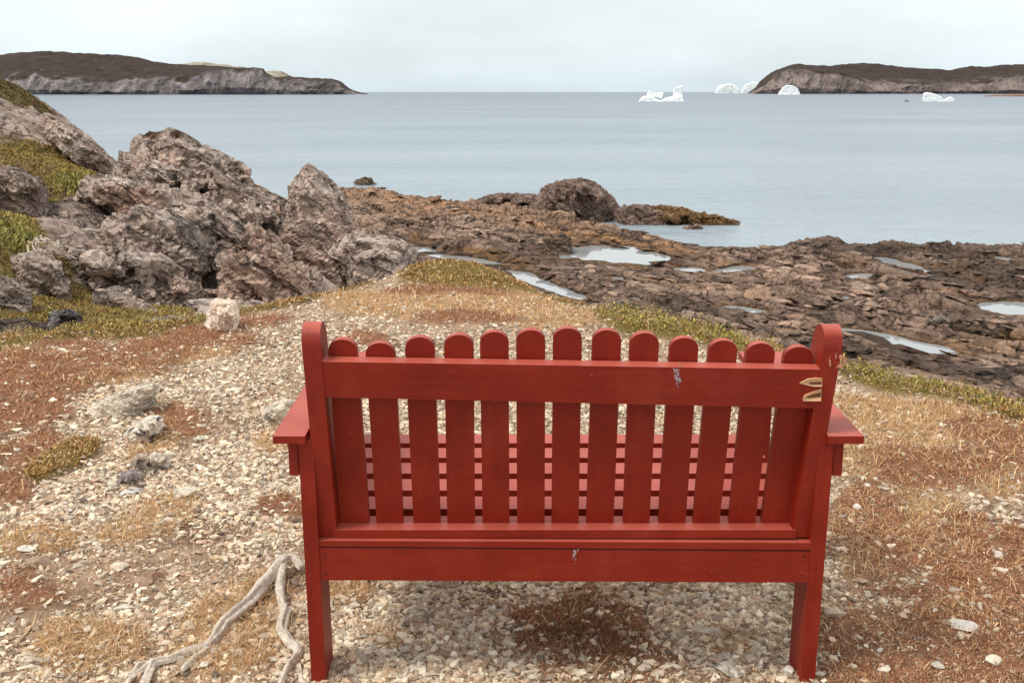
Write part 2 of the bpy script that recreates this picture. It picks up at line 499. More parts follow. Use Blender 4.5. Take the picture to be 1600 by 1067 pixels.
HEATH = [(40, 590, 230, 55, -6), (230, 555, 200, 26, -12), (30, 640, 110, 40, -8), (330, 530, 110, 18, -12), (285, 657, 80, 25, 5), (50, 712, 85, 42, -10), (20, 760, 50, 30),
         (15, 930, 55, 38), (910, 995, 115, 62), (1480, 905, 190, 110), (1520, 1030, 240, 90), (1360, 800, 60, 60), (1440, 735, 130, 40), (1570, 690, 100, 45), (1330, 1010, 70, 60),
         (735, 500, 95, 11, 2), (570, 528, 45, 11), (420, 505, 60, 10, -12), (-250, 600, 300, 120), (1800, 900, 250, 220), (700, 458, 100, 10), (470, 800, 30, 14), (420, 790, 40, 16)]
STRAW = [(660, 480, 130, 22), (830, 490, 110, 24), (900, 475, 70, 16), (1390, 650, 90, 30, 12), (1480, 660, 110, 28, 10), (1420, 790, 60, 22), (1360, 885, 45, 24), (1340, 720, 50, 30), (1440, 830, 80, 24), (410, 925, 60, 34, -20), (370, 1000, 95, 60),
         (570, 930, 50, 22), (640, 415, 45, 16), (130, 1010, 90, 40), (430, 690, 40, 20), (230, 820, 90, 30, -20), (1560, 760, 60, 20), (620, 1010, 30, 20), (1120, 1000, 50, 20), (240, 690, 60, 18, -30), (60, 850, 80, 20), (1300, 640, 50, 20), (1430, 700, 150, 30, 10), (1560, 740, 90, 30), (1350, 820, 60, 40), (1470, 860, 60, 16), (760, 470, 150, 22), (560, 470, 60, 12), (160, 600, 90, 12, -10), (60, 560, 60, 8), (300, 560, 80, 8, -12), (1500, 960, 70, 14)]
MOSS = [(60, 527, 230, 13, -3), (240, 508, 150, 12, -8), (350, 487, 130, 12, -11), (450, 466, 90, 9, -10), (1020, 508, 110, 22, 12), (1140, 538, 90, 20, 12), (1400, 598, 110, 15, 10), (1560, 628, 110, 17, 10), (740, 432, 120, 22, 2), (840, 458, 60, 10, 20),
        (-250, 545, 250, 14), (1750, 690, 200, 20, 12), (90, 720, 60, 22, -30), (520, 450, 60, 8, -10)]
BARE = [(330, 600, 170, 36, -14), (250, 620, 130, 30, -14), (560, 530, 120, 26), (480, 560, 120, 30), (900, 560, 250, 40), (250, 770, 170, 60, -20), (420, 750, 60, 90), (150, 760, 90, 26, -20), (650, 1000, 120, 60), (1130, 960, 90, 50), (1320, 900, 24, 70), (1400, 950, 50, 14), (700, 470, 30, 6), (900, 700, 330, 120)]

def cover(x, y, z=0.0):
    """share of heath, straw, moss at a ground point"""
    P = xyz(x, y, z)
    px, py = proj(P)
    dist = np.maximum(P[..., 1], 1.0)
    w = 55.0 / dist ** 0.6
    px = px + w * 2.0 * fbm(P * 1.1, 3, 21); py = py + w * 0.9 * fbm(P * 1.1 + 9, 3, 22)
    n = fbm(P * 3.1, 4, 31)
    H = blob(px, py, HEATH); S = blob(px, py, STRAW); M = blob(px, py, MOSS); B = blob(px, py, BARE)
    H = sstep(0.20, 0.85, H + 0.85 * n + 0.4 * fbm(P * 9.0, 2, 36) - 0.30 * B); S = sstep(0.30, 0.65, S + 0.5 * fbm(P * 4.3, 3, 33) - 0.2 * B)
    M = sstep(0.34, 0.60, M + 0.35 * fbm(P * 2.3, 3, 35))
    H = H * (1 - M); S = S * (1 - M) * (1 - 0.6 * H)
    return H, S, M, B

def polar_grid(az0, az1, nc, Ds):
    az = np.linspace(az0, az1, nc)
    A, D = np.meshgrid(az, Ds)
    return A, D, D * np.sin(A), D * np.cos(A)

ang = np.radians(np.concatenate([np.linspace(75, 33, 60), np.linspace(33, 7.2, 330)[1:]]))
Ds = np.concatenate([CAMH / np.tan(ang), np.linspace(12.0, 28.0, 40)])
A, D, X, Y = polar_grid(math.radians(-100), math.radians(100), 1250, Ds)
sd = D - edge_r(A)
Zg = micro(X, Y)
H, S, M, B = cover(X, Y)
Zg = Zg + 0.022 * H + 0.03 * M + 0.012 * S
dr = np.where(sd > -0.4, (sd + 0.4), 0.0)
Zg = Zg - np.where(dr < 1.0, 0.36 * dr ** 2, 0.36 + 0.85 * (dr - 1.0)) - 0.25 * np.clip(dr, 0, 3) * np.abs(fbm(xyz(X, Y) * 0.9, 4, 44))
Zg = np.maximum(Zg, -9.5)
P = xyz(X, Y)
n1 = fbm(P * 5, 4, 51)[..., None]; n2 = fbm(P * 22, 3, 52)[..., None]; n3 = fbm(P * 1.2, 3, 53)[..., None]
base = np.clip(0.5 + 0.9 * n1 + 0.5 * n3, 0, 1)
cg = (1 - base) * np.array([0.17, 0.105, 0.068]) + base * np.array([0.52, 0.37, 0.25])
ch = np.array([0.25, 0.115, 0.062]) * (1 + 0.9 * n2)
cs = np.array([0.42, 0.25, 0.12]) * (1 + 0.5 * n2)
cm = np.array([0.16, 0.115, 0.028]) * (1 + 0.7 * n2)
cgr = cg * (1 + 0.35 * n2)
for c_, w_ in ((cs, S), (ch, H), (cm, M)):
    cgr = cgr * (1 - w_[..., None]) + c_ * w_[..., None]
fr = sstep(0.1, 1.2, sd)
crock = np.array([0.17, 0.115, 0.085]) * (1 + 0.8 * n1)
cgr = mixc(cgr, crock, fr)
M_GROUND = attr_mat('heath_ground', 0.92, 0.15, ((55, 0.7, 0.012), (260, 0.5, 0.004)), ((90, 0.28), (380, 0.22)))
ground = mesh_np('ground', np.stack([X, Y, Zg], -1).reshape(-1, 3), grid_faces(*X.shape), M_GROUND, cgr.reshape(-1, 3))
tag(ground, 'stony clifftop ground with patches of brown heath and straw', kind='structure')

def ground_z(x, y):
    x, y = np.asarray(x, float), np.asarray(y, float)
    h, s_, m, b = cover(x, y)
    d = np.hypot(x, y) - edge_r(np.arctan2(x, y)) + 0.4
    return micro(x, y) + 0.022 * h + 0.03 * m + 0.012 * s_ - np.where(d > 0, np.where(d < 1, 0.36 * d * d, 0.36 + 0.85 * (d - 1)), 0)

tick('loose stones')
# ------------------------------------------------------------------ loose stones
def hull_template(r, flat, n=12):
    bm = bmesh.new()
    for _ in range(n):
        v = r.normal(size=3); v /= np.linalg.norm(v); v *= r.uniform(0.75, 1.1)
        bm.verts.new(Vector((v[0], v[1] * r.uniform(0.6, 0.9), v[2] * flat)))
    res = bmesh.ops.convex_hull(bm, input=bm.verts[:])
    bmesh.ops.delete(bm, geom=[g for g in res['geom_interior'] if isinstance(g, bmesh.types.BMVert)], context='VERTS')
    bmesh.ops.triangulate(bm, faces=bm.faces[:])
    bm.verts.index_update()
    V = np.array([v.co[:] for v in bm.verts]); F = np.array([[v.index for v in f.verts] for f in bm.faces])
    bm.free()
    return V, F
TEMPL = [hull_template(rng, f) for f in (0.35, 0.42, 0.5, 0.6, 0.28, 0.7, 0.45, 0.38, 0.55, 0.65, 0.33, 0.48)]

STONE_COLS = np.array([[.78, .68, .53], [.68, .60, .50], [.56, .48, .39], [.60, .45, .31], [.45, .32, .22], [.72, .58, .43], [.32, .25, .20], [.84, .76, .64], [.52, .37, .27], [.22, .175, .145]])
STONE_W = np.array([.20, .16, .12, .11, .08, .12, .05, .11, .06, .03]); STONE_W /= STONE_W.sum()

def rot_mats(n, tilt):
    az = rng.uniform(0, 2 * np.pi, n); t = rng.normal(0, tilt, n); t2 = rng.uniform(0, 2 * np.pi, n)
    ca, sa = np.cos(az), np.sin(az)
    Rz = np.zeros((n, 3, 3)); Rz[:, 0, 0] = ca; Rz[:, 0, 1] = -sa; Rz[:, 1, 0] = sa; Rz[:, 1, 1] = ca; Rz[:, 2, 2] = 1
    ax = np.stack([np.cos(t2), np.sin(t2), np.zeros(n)], -1)
    K = np.zeros((n, 3, 3)); K[:, 0, 2] = ax[:, 1]; K[:, 1, 2] = -ax[:, 0]; K[:, 2, 0] = -ax[:, 1]; K[:, 2, 1] = ax[:, 0]
    I = np.eye(3)[None]
    Rt = I + np.sin(t)[:, None, None] * K + (1 - np.cos(t))[:, None, None] * (K @ K)
    return Rt @ Rz

def scatter_stones(name, x, y, z, size, col, mat, tilt=0.45):
    Vs, Fs, Cs = [], [], []; off = 0
    which = rng.integers(0, len(TEMPL), len(x))
    for k, (TV, TF) in enumerate(TEMPL):
        idx = np.where(which == k)[0]
        if not len(idx): continue
        R = rot_mats(len(idx), tilt)
        v = np.einsum('nij,vj->nvi', R, TV) * size[idx][:, None, None] * (1 + 0.25 * rng.normal(size=(len(idx), 1, 3))).clip(0.5, 1.6)
        v += np.stack([x[idx], y[idx], z[idx]], -1)[:, None, :]
        nv = len(TV)
        Vs.append(v.reshape(-1, 3))
        Fs.append((TF[None] + (np.arange(len(idx)) * nv)[:, None, None] + off).reshape(-1, 3))
        Cs.append(np.repeat(col[idx], nv, 0))
        off += nv * len(idx)
    return mesh_np(name, np.concatenate(Vs), np.concatenate(Fs), mat, np.concatenate(Cs), smooth=False)

M_STONE = attr_mat('pale_stone', 0.88, 0.25, ((120, 0.5, 0.004),), ((70, 0.22), (260, 0.2)))

def sample_ground(n, px0=-520, px1=2120, py0=404, py1=1290):
    n = int(n * 1.2)
    px = rng.uniform(px0, px1, n); py = py0 + (py1 - py0) * rng.random(n)
    p = UZ(px, py, 0.0)
    x, y = p[0], p[1]
    ok = np.hypot(x, y) < edge_r(np.arctan2(x, y)) + 0.25
    return x[ok], y[ok]

# gravel: countless small stones
x, y = sample_ground(300000)
h, s_, m, b = cover(x, y)
pr = (1 - h) * (1 - m) * (1 - 0.65 * s_)
lowl = blob(*proj(xyz(x, y, 0.0)), [(120, 960, 260, 150), (330, 850, 120, 60)])
pr = pr * np.clip(0.6 + 0.9 * b - 0.3 * lowl + 1.5 * fbm(xyz(x, y) * 1.7, 4, 61), 0.08, 1)
rightside = sstep(0.95, 1.2, x / np.maximum(y, .1) * 2.6)
pr = pr * (1 - 0.55 * sstep(0.30, 0.36, x / np.maximum(y, 0.1))) + 0.03
k = rng.random(len(x)) < pr
x, y = x[k], y[k]
far = np.clip(np.hypot(x, y) / 2.6, 1, 4)
under = blob(*proj(xyz(x, y, 0.0)), [(880, 980, 330, 110)])
size = np.exp(rng.normal(math.log(0.0056), 0.60, len(x)) + .45 * under) * far ** 0.75
size = np.minimum(size, 0.020)
ci = rng.choice(len(STONE_COLS), len(x), p=STONE_W)
bleach = np.clip(0.5 - x / np.maximum(y, .1) * 1.2, 0, 1)[:, None]
col = STONE_COLS[ci] * np.array([1.03, 1.0, .95]) * rng.uniform(0.6, 1.15, len(x))[:, None] * (0.92 + 0.20 * bleach)
z = ground_z(x, y) + size * 0.12
gravel = scatter_stones('gravel', x, y, z, size, col, M_STONE)
tag(gravel, 'pale angular gravel strewn over the clifftop', kind='stuff')

# larger loose stones, one object each
STONE_MESHES = []
def stone_mesh(r, flat, nv=16, rough=0.05):
    bm = bmesh.new()
    for _ in range(nv):
        v = r.normal(size=3); v /= np.linalg.norm(v)
        bm.verts.new(Vector((v[0], v[1] * 0.72, v[2] * flat)))
    res = bmesh.ops.convex_hull(bm, input=bm.verts[:])
    bmesh.ops.delete(bm, geom=[g for g in res['geom_interior'] if isinstance(g, bmesh.types.BMVert)], context='VERTS')
    bmesh.ops.bevel(bm, geom=bm.edges[:], offset=0.05, segments=1, affect='EDGES', clamp_overlap=True)
    bmesh.ops.triangulate(bm, faces=bm.faces[:])
    bmesh.ops.subdivide_edges(bm, edges=bm.edges[:], cuts=2, use_grid_fill=True)
    bmesh.ops.triangulate(bm, faces=bm.faces[:])
    bm.verts.index_update()
    V = np.array([v.co[:] for v in bm.verts]); F = np.array([[v.index for v in f.verts] for f in bm.faces]); bm.free()
    V = V + (V / np.linalg.norm(V, axis=1)[:, None]) * (rough * fbm(V * 3.0 + r.uniform(0, 50), 3, 5))[:, None]
    return V, F

def stone(name, px, py, wpx, hpx, label, cat, group=None, col=(0.55, 0.48, 0.39), flat=0.4, seed=0, yaw=None, tilt=0.15, spots=0.0, sink=0.25):
    r = np.random.default_rng(seed + 100)
    p = UZ(px, py, 0.0)
    dist = math.hypot(math.hypot(p[0], p[1]), CAMH)
    w = wpx / FPX * dist * 0.5
    V, F = stone_mesh(r, flat)
    az = r.uniform(0, 6.28) if yaw is None else math.radians(yaw)
    Rz = np.array([[math.cos(az), -math.sin(az), 0], [math.sin(az), math.cos(az), 0], [0, 0, 1]])
    t = r.normal(0, tilt); Rx = np.array([[1, 0, 0], [0, math.cos(t), -math.sin(t)], [0, math.sin(t), math.cos(t)]])
    V = (V * w) @ Rx.T @ Rz.T
    lo = V[:, 2].min(); hgt = V[:, 2].max() - lo
    V[:, 2] -= lo + sink * hgt
    n = fbm(V / w * 2.2 + seed, 4, 71)
    c = np.array(col)[None] * (1 + 0.5 * n[:, None])
    if spots:
        sp = sstep(0.12, 0.2, fbm(V / w * 2.6 + 7 + seed, 3, 73)) * spots
        c = c * (1 - sp[:, None]) + np.array([0.07, 0.06, 0.055]) * sp[:, None]
    o = mesh_np(name, V, F, M_STONE, c, smooth=False)
    gz = float(ground_z(np.array([p[0]]), np.array([p[1]]))[0])
    o.location = (float(p[0]), float(p[1]), gz)
    tag(o, label, cat, group)
    return o

CREAM, PALE, TAN, BROWN, GREY = (.66, .59, .48), (.60, .55, .48), (.50, .37, .26), (.34, .235, .165), (.40, .36, .32)
stone('stone', 207, 772, 46, 26, 'pale slab speckled with black lichen among stones left of the bench', 'stone', col=PALE, flat=.3, seed=2, spots=1, yaw=50)
stone('stone', 286, 778, 48, 26, 'large smooth cream slab on the gravel beside the speckled slab', 'stone', col=CREAM, flat=.28, seed=3, yaw=40)
stone('stone', 186, 890, 34, 26, 'triangular cream stone pointing up from the gravel above the driftwood', 'stone', col=(.7, .6, .46), flat=.45, seed=4, yaw=60)
stone('stone', 66, 880, 54, 24, 'broad flat brown stone near the left edge', 'stone', col=BROWN, flat=.3, seed=5, yaw=5)
stone('stone', 42, 861, 30, 14, 'thin white stone just above the broad brown one', 'stone', col=(.7, .65, .56), flat=.3, seed=6, yaw=0)
stone('stone', 250, 902, 34, 24, 'upright reddish brown stone near the driftwood', 'stone', col=(.36, .22, .15), flat=.6, seed=7)
stone('stone', 225, 910, 38, 18, 'flat reddish brown stone touching an upright one', 'stone', col=(.38, .25, .18), flat=.35, seed=8)
stone('stone', 193, 950, 34, 16, 'long narrow pale slab lying above the end of the driftwood', 'stone', col=CREAM, flat=.25, seed=9, yaw=25)
stone('stone', 1232, 1052, 22, 26, 'white pebble against the foot of the right bench leg', 'stone', col=(.68, .63, .56), flat=.8, seed=10)
stone('stone', 1305, 968, 40, 16, 'long pale brown stone lying right of the bench leg', 'stone', col=(.52, .40, .30), flat=.4, seed=11, yaw=-35)
stone('stone', 1338, 803, 15, 9, 'small white stone alone on the brown heath right of the bench', 'stone', col=(.78, .76, .72), flat=.6, seed=12)
stone('stone', 1502, 990, 48, 24, 'flat pale rock half sunk in the heath near the right edge', 'rock', col=PALE, flat=.25, seed=13, yaw=-10)
stone('stone', 1540, 790, 17, 12, 'small off-white stone among straw on the heath at right', 'stone', col=(.66, .6, .52), flat=.5, seed=14)
stone('stone', 1558, 876, 26, 15, 'pale stone in dark heath close to the right edge', 'stone', col=(.58, .5, .43), flat=.4, seed=15)
stone('stone', 1380, 1056, 24, 10, 'cream stone at the bottom edge right of the bench', 'stone', col=CREAM, flat=.4, seed=16)
stone('stone', 1100, 934, 26, 18, 'rounded grey-cream cobble under the bench, largest in the gravel row', 'stone', col=(.56, .49, .42), flat=.65, seed=17)
stone('stone', 1140, 1045, 52, 26, 'broad speckled pale rock under the bench near its right leg', 'rock', col=(.62, .56, .48), flat=.3, seed=18, spots=.6)
stone('stone', 1003, 911, 28, 10, 'smooth white oval stone under the bench rail', 'stone', col=(.72, .68, .6), flat=.5, seed=19)
stone('stone', 1110, 990, 34, 10, 'thin pale sliver of stone on the gravel under the bench', 'stone', col=CREAM, flat=.3, seed=20, yaw=15)
# rock ledges breaking through the gravel
# the other stones big enough to pick out
r3 = random.Random(21)
zones = [((20, 460, 740, 1060), 120, 'loose angular stone lying on the stony slope left of the bench', 'loose stones left of the bench'),
         ((530, 1230, 915, 1064), 70, 'pale loose stone in the gravel under the bench', 'loose stones under the bench'),
         ((1310, 1590, 640, 1060), 26, 'pale stone lying loose on the heath right of the bench', 'loose stones on the right hand heath'),
         ((120, 460, 580, 735), 46, 'bleached stone lying on the white gravel behind the left armrest', 'bleached stones behind the left armrest')]
sd_ = 500
protos = {}
for (x0, x1, y0, y1), n, lab, grp in zones:
    cnt = 0
    while cnt < n:
        sx, sy = r3.uniform(x0, x1), r3.uniform(y0, y1)
        p = UZ(sx, sy, 0.0)
        hh = [float(v[0]) for v in cover(np.array([p[0]]), np.array([p[1]]))]
        if hh[0] + hh[2] > 0.5 and 'heath' not in lab: continue
        cnt += 1; sd_ += 1
        wp = min(r3.lognormvariate(math.log(12.5), 0.38), 30) * (0.55 + 0.5 * (sy - 450) / 500)
        c = STONE_COLS[rng.choice(len(STONE_COLS), p=STONE_W)] * r3.uniform(.65, 1.0)
        if 'bleached' in lab: c = np.array(CREAM) * r3.uniform(.9, 1.12)
        stone('stone', sx, sy, wp, wp * .5, lab, 'stone', grp, col=tuple(c), flat=r3.uniform(.25, .5), seed=sd_, sink=.35)

tick('grass and heath')
# ------------------------------------------------------------------ grass and heath
def blades(name, x, y, z, L, W, col, lean, mat, tipmul=1.15, up=None):
    n = len(x)
    az = rng.uniform(0, 2 * np.pi, n)
    d = np.stack([np.cos(az), np.sin(az), np.zeros(n)], -1)
    side = np.stack([-np.sin(az + rng.normal(0, .6, n)), np.cos(az + rng.normal(0, .6, n)), np.zeros(n)], -1)
    ln = np.clip(lean + rng.normal(0, 0.25, n), 0.0, 1.45)          # angle from upright
    b = np.stack([x, y, z], -1)
    l1 = (L * 0.55)[:, None]; l2 = (L * 0.5)[:, None]
    t1 = d * np.sin(ln * 0.7)[:, None] + np.array([0, 0, 1.0]) * np.cos(ln * 0.7)[:, None]
    ln2 = np.clip(ln * 1.35 + 0.15, 0, 1.75)
    t2 = d * np.sin(ln2)[:, None] + np.array([0, 0, 1.0]) * np.cos(ln2)[:, None]
    m = b + t1 * l1; tip = m + t2 * l2
    w = (W * 0.5)[:, None] * side
    V = np.stack([b - w, b + w, m - w * 0.8, m + w * 0.8, tip], 1).reshape(-1, 3)
    f = np.array([[0, 1, 3], [0, 3, 2], [2, 3, 4]])
    F = (f[None] + (np.arange(n) * 5)[:, None, None]).reshape(-1, 3)
    C = np.repeat(col, 5, 0).reshape(n, 5, 3)
    C[:, 4] *= tipmul
    return mesh_np(name, V, F, mat, C.reshape(-1, 3), smooth=False)

M_BLADE = attr_mat('plant_fibre', 0.8, 0.2, (), ())

def pal(n, cols, wts=None, jit=0.22):
    cols = np.array(cols); w = np.ones(len(cols)) if wts is None else np.array(wts, float)
    c = cols[rng.choice(len(cols), n, p=w / w.sum())]
    return c * np.exp(rng.normal(0, jit, n))[:, None]

def far_of(x, y): return np.clip(np.hypot(x, y) / 2.7, 0.9, 5)

# dead plant litter and grit lying flat
x, y = sample_ground(300000); h, s_, m, b = cover(x, y)
k = rng.random(len(x)) < (0.62 - .25 * b) * (.55 + .9 * fbm(xyz(x, y) * 4.0, 3, 78)) * (1 - .5 * m)
x, y = x[k], y[k]; fa = far_of(x, y)
col = pal(len(x), [[.50, .34, .21], [.38, .22, .13], [.22, .12, .075], [.62, .46, .31], [.44, .24, .13]], [3, 3, 2, 1.6, 2])
o = blades('plant_litter', x, y, ground_z(x, y) + .002, rng.uniform(.006, .022, len(x)) * fa ** .5, rng.uniform(.0014, .0032, len(x)) * fa ** .9, col, 1.3, M_BLADE)
tag(o, 'dead stems and brown plant litter over the stony soil', kind='stuff')
# low heath mats
x, y = sample_ground(640000); h, s_, m, b = cover(x, y)
k = rng.random(len(x)) < h * 0.55 + 0.012
x, y = x[k], y[k]; fa = far_of(x, y)
tuft = np.clip(0.75 + 1.1 * fbm(xyz(x, y) * 6.0, 3, 81), 0.3, 1.6)
col = pal(len(x), [[.33, .135, .065], [.42, .20, .10], [.19, .08, .045], [.52, .30, .165], [.33, .19, .06], [.62, .42, .26]], [3, 3, 1.8, 2.8, 1.0, 2.2])
warm = np.clip(0.5 + 1.3 * fbm(xyz(x, y) * 1.3, 3, 83), 0, 1)[:, None]
col = col * (1 - 0.35 * warm) + np.array([.44, .17, .05]) * 0.35 * warm
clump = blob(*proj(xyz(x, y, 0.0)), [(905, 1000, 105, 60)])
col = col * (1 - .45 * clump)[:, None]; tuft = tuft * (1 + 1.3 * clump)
o = blades('heath_mat', x, y, ground_z(x, y) - 0.004, rng.uniform(.007, .022, len(x)) * tuft * fa ** .5, rng.uniform(.0018, .0036, len(x)) * fa ** .9, col, 0.75, M_BLADE)
tag(o, 'low rusty brown heath mats over the clifftop', kind='stuff')

# dry straw-coloured grass
x, y = sample_ground(360000); h, s_, m, b = cover(x, y)
k = rng.random(len(x)) < s_ * 0.5 + 0.03 * h + 0.010 + 0.06 * m
x, y = x[k], y[k]; fa = far_of(x, y)
col = pal(len(x), [[.64, .42, .22], [.74, .54, .32], [.50, .29, .13], [.38, .25, .09], [.56, .32, .16]], [3, 2.6, 2, 1, 1.4])
o = blades('dry_grass', x, y, ground_z(x, y) - 0.003, rng.uniform(.018, .065, len(x)) * fa ** .35, rng.uniform(.0010, .0020, len(x)) * fa, col, 1.05, M_BLADE)
tag(o, 'thin dry straw coloured grass lying over the ground', kind='stuff')

# green moss and crowberry along the brink
x, y = sample_ground(640000, py0=395, py1=760); h, s_, m, b = cover(x, y)
k = rng.random(len(x)) < m * 0.55
x, y = x[k], y[k]; fa = far_of(x, y)
gpx, gpy = proj(xyz(x, y, 0.0))
lush = np.maximum(blob(gpx, gpy, [(1040, 510, 130, 34, 12), (1140, 535, 90, 22, 12), (1390, 596, 110, 22, 10), (1540, 622, 110, 22, 10), (180, 512, 200, 10, -6)]), 0) * (1 - .85 * blob(gpx, gpy, [(740, 432, 170, 40)]))
c1 = pal(len(x), [[.37, .30, .075], [.29, .25, .065], [.46, .36, .11], [.21, .18, .05]], jit=.25)
c2 = pal(len(x), [[.36, .20, .055], [.32, .14, .05], [.46, .28, .10], [.24, .15, .045], [.55, .37, .17]], jit=.25)
col = np.where((rng.random(len(x)) < .8 * lush)[:, None], c1, c2)
tuft = np.clip(0.8 + 1.5 * fbm(xyz(x, y) * 2.2, 3, 91), 0.25, 1.9)
mound = (.012 + .085 * lush) * np.clip(.45 + 1.6 * fbm(xyz(x, y) * 4.5, 3, 92), 0, 1.3) * rng.random(len(x)) ** .6
o = blades('moss_and_crowberry', x, y, ground_z(x, y) - 0.006 + mound, rng.uniform(.009, .026, len(x)) * tuft * fa ** .3, rng.uniform(.0024, .0048, len(x)) * fa ** .75, col, 0.85, M_BLADE)
tag(o, 'yellow green moss and crowberry fringing the brink', kind='stuff')

tick('driftwood and twigs')
# ------------------------------------------------------------------ driftwood and twigs
def tube(paths, name, mat, nseg=9, rough=0.18, seed=0, origin=None, lift=0.55):
    """paths: list of [(px,py,radius_px,height)]; a bent weathered branch resting on the ground"""
    Vs, Fs = [], []; off = 0
    for pth in paths:
        pth = np.array(pth, float)
        n0 = len(pth); tt = np.linspace(0, n0 - 1, (n0 - 1) * 9 + 1)
        def cr(col):                                                # Catmull-Rom
            P_ = np.concatenate([[2 * col[0] - col[1]], col, [2 * col[-1] - col[-2]]])
            i = np.minimum(tt.astype(int), n0 - 2); f = tt - i
            a, b_, c, d_ = P_[i], P_[i + 1], P_[i + 2], P_[i + 3]
            return 0.5 * (2 * b_ + (c - a) * f + (2 * a - 5 * b_ + 4 * c - d_) * f ** 2 + (3 * b_ - a - 3 * c + d_) * f ** 3)
        px, py, rp, hh = (cr(pth[:, k]) for k in range(4))
        g = UZ(px, py, 0.03)
        dist = np.hypot(np.hypot(g[0], g[1]), CAMH)
        rad = np.maximum(rp * .86, 0.4) / FPX * dist
        z = ground_z(g[0], g[1]) + rad * lift + hh
        C = np.stack([g[0], g[1], z], -1)
        T = np.gradient(C, axis=0); T /= np.linalg.norm(T, axis=1)[:, None]
        S_ = np.cross(T, [0, 0, 1.0]); S_ /= np.linalg.norm(S_, axis=1)[:, None]
        N_ = np.cross(S_, T)
        th = np.linspace(0, 2 * np.pi, nseg, endpoint=False)
        m = len(C)
        s_along = np.cumsum(np.linalg.norm(np.gradient(C, axis=0), axis=1))
        tw = th[None] + s_along[:, None] * 5
        rr = rad[:, None] * (1 + rough * perlin(np.stack([np.cos(tw) * 1.4, np.sin(tw) * 1.4, s_along[:, None] * 7 + 0 * tw], -1), seed) * 2.2 + rough * perlin(np.stack([np.cos(th)[None] * 3 + 0 * tw, np.sin(th)[None] * 3 + 0 * tw, s_along[:, None] * 2 + 0 * tw], -1), seed + 3) * 1.3 + 0.5 * rough * perlin(np.stack([np.cos(tw * .5 + th[None] * .5) * 6, np.sin(tw * .5 + th[None] * .5) * 6, s_along[:, None] * 3 + 0 * tw], -1), seed + 5))
        V = C[:, None] + rr[..., None] * (np.cos(th)[None, :, None] * S_[:, None] + np.sin(th)[None, :, None] * N_[:, None])
        V = np.concatenate([V.reshape(-1, 3), C[:1], C[-1:]])
        a = np.arange(m * nseg).reshape(m, nseg)
        q = np.stack([a[:-1], np.roll(a, -1, 1)[:-1], np.roll(a, -1, 1)[1:], a[1:]], -1).reshape(-1, 4)
        t1 = np.concatenate([q[:, [0, 1, 2]], q[:, [0, 2, 3]]])
        c0 = np.stack([np.full(nseg, m * nseg), np.roll(a[0], -1), a[0]], -1); c1 = np.stack([np.full(nseg, m * nseg + 1), a[-1], np.roll(a[-1], -1)], -1)
        Fs.append(np.concatenate([t1, c0, c1]) + off); Vs.append(V); off += len(V)
    V = np.concatenate(Vs)
    org = V.mean(0) if origin is None else origin
    org[2] = 0
    o = mesh_np(name, V - org, np.concatenate(Fs), mat)
    o.location = org
    return o

drift = tube([
    [(472, 890, 6, .02), (460, 882, 8, .035), (446, 884, 9, .035), (434, 896, 10, .03), (410, 921, 10.5, .015), (382, 948, 10, .008), (357, 968, 11, .004), (340, 985, 10, .002), (325, 1002, 8, 0), (300, 1010, 7, .004), (268, 1018, 6.5, .006), (240, 1024, 7.5, .006), (232, 1036, 8, .004), (226, 1054, 8.5, .002), (221, 1078, 8, 0)],
    [(344, 984, 8, .002), (331, 998, 7, .0), (315, 1012, 6, .0), (298, 1024, 5.5, .003), (284, 1038, 4.5, .006)],
    [(238, 1024, 6, .006), (222, 1034, 5, .006), (207, 1044, 4.5, .004), (195, 1058, 5, .002), (188, 1080, 5, 0)],
    [(232, 1026, 4, .008), (216, 1030, 4, .012), (206, 1042, 3, .012)],
    [(455, 881, 6, .035), (441, 890, 8.5, .034), (439, 903, 8, .025), (437, 922, 7.5, .012), (441, 941, 7, .006), (445, 952, 8, .004), (441, 970, 9, .002), (440, 985, 9.5, 0), (452, 999, 9, 0), (465, 1008, 8.5, .003), (459, 1022, 7.5, .004), (447, 1040, 6.5, .002), (438, 1060, 6, 0), (430, 1085, 6, 0)],
    [(466, 1028, 5, .004), (471, 1046, 6, .002), (478, 1075, 6.5, 0)],
    [(470, 878, 3, .03), (452, 877, 4, .04), (436, 886, 3, .045)],
], 'driftwood', M_WOOD, nseg=26, rough=.24, seed=4)
tag(drift, 'bleached grey forked driftwood root lying by the left bench leg', 'driftwood')
M_TWIG = plain_mat('dry_twig', lin(150, 110, 80), lin(215, 185, 150), 30, 0.85, 0.4, 0.003)
TW = [([(581, 1012, 2, .004), (590, 1030, 2.4, .004), (600, 1056, 2, .004)], 'thin curved pale twig on the gravel inside the left bench leg'),
      ([(555, 950, 1.6, .01), (563, 965, 1.8, .008), (583, 977, 1.5, .006)], 'short forked brown twig on gravel just under the bench rail'),
      ([(8, 1005, 1.5, .003), (45, 975, 2, .004), (58, 950, 2, .01)], 'long thin grey twig leaning at the lower left'),
      ([(282, 897, 1.2, .006), (305, 886, 1.4, .006), (330, 876, 1.2, .006)], 'straight pale twig on the stones above the driftwood'),
      ([(316, 1065, 2.5, .01), (320, 1052, 2, .02), (331, 1048, 1.4, .028)], 'small curled white root end at the bottom left of the driftwood'),
      ([(1455, 860, 1.2, .004), (1480, 868, 1.6, .006), (1520, 874, 1.2, .006)], 'thin pale stick on the dark heath at right'),
      ([(1570, 895, 1.2, .004), (1582, 905, 1.6, .006), (1588, 925, 1.2, .006)], 'bent twig on the heath by the right edge'),
      ([(900, 1052, 1.0, .01), (925, 1040, 1.2, .02), (955, 1024, 1.0, .03)], 'thin straw stem sticking from the heath clump under the bench')]
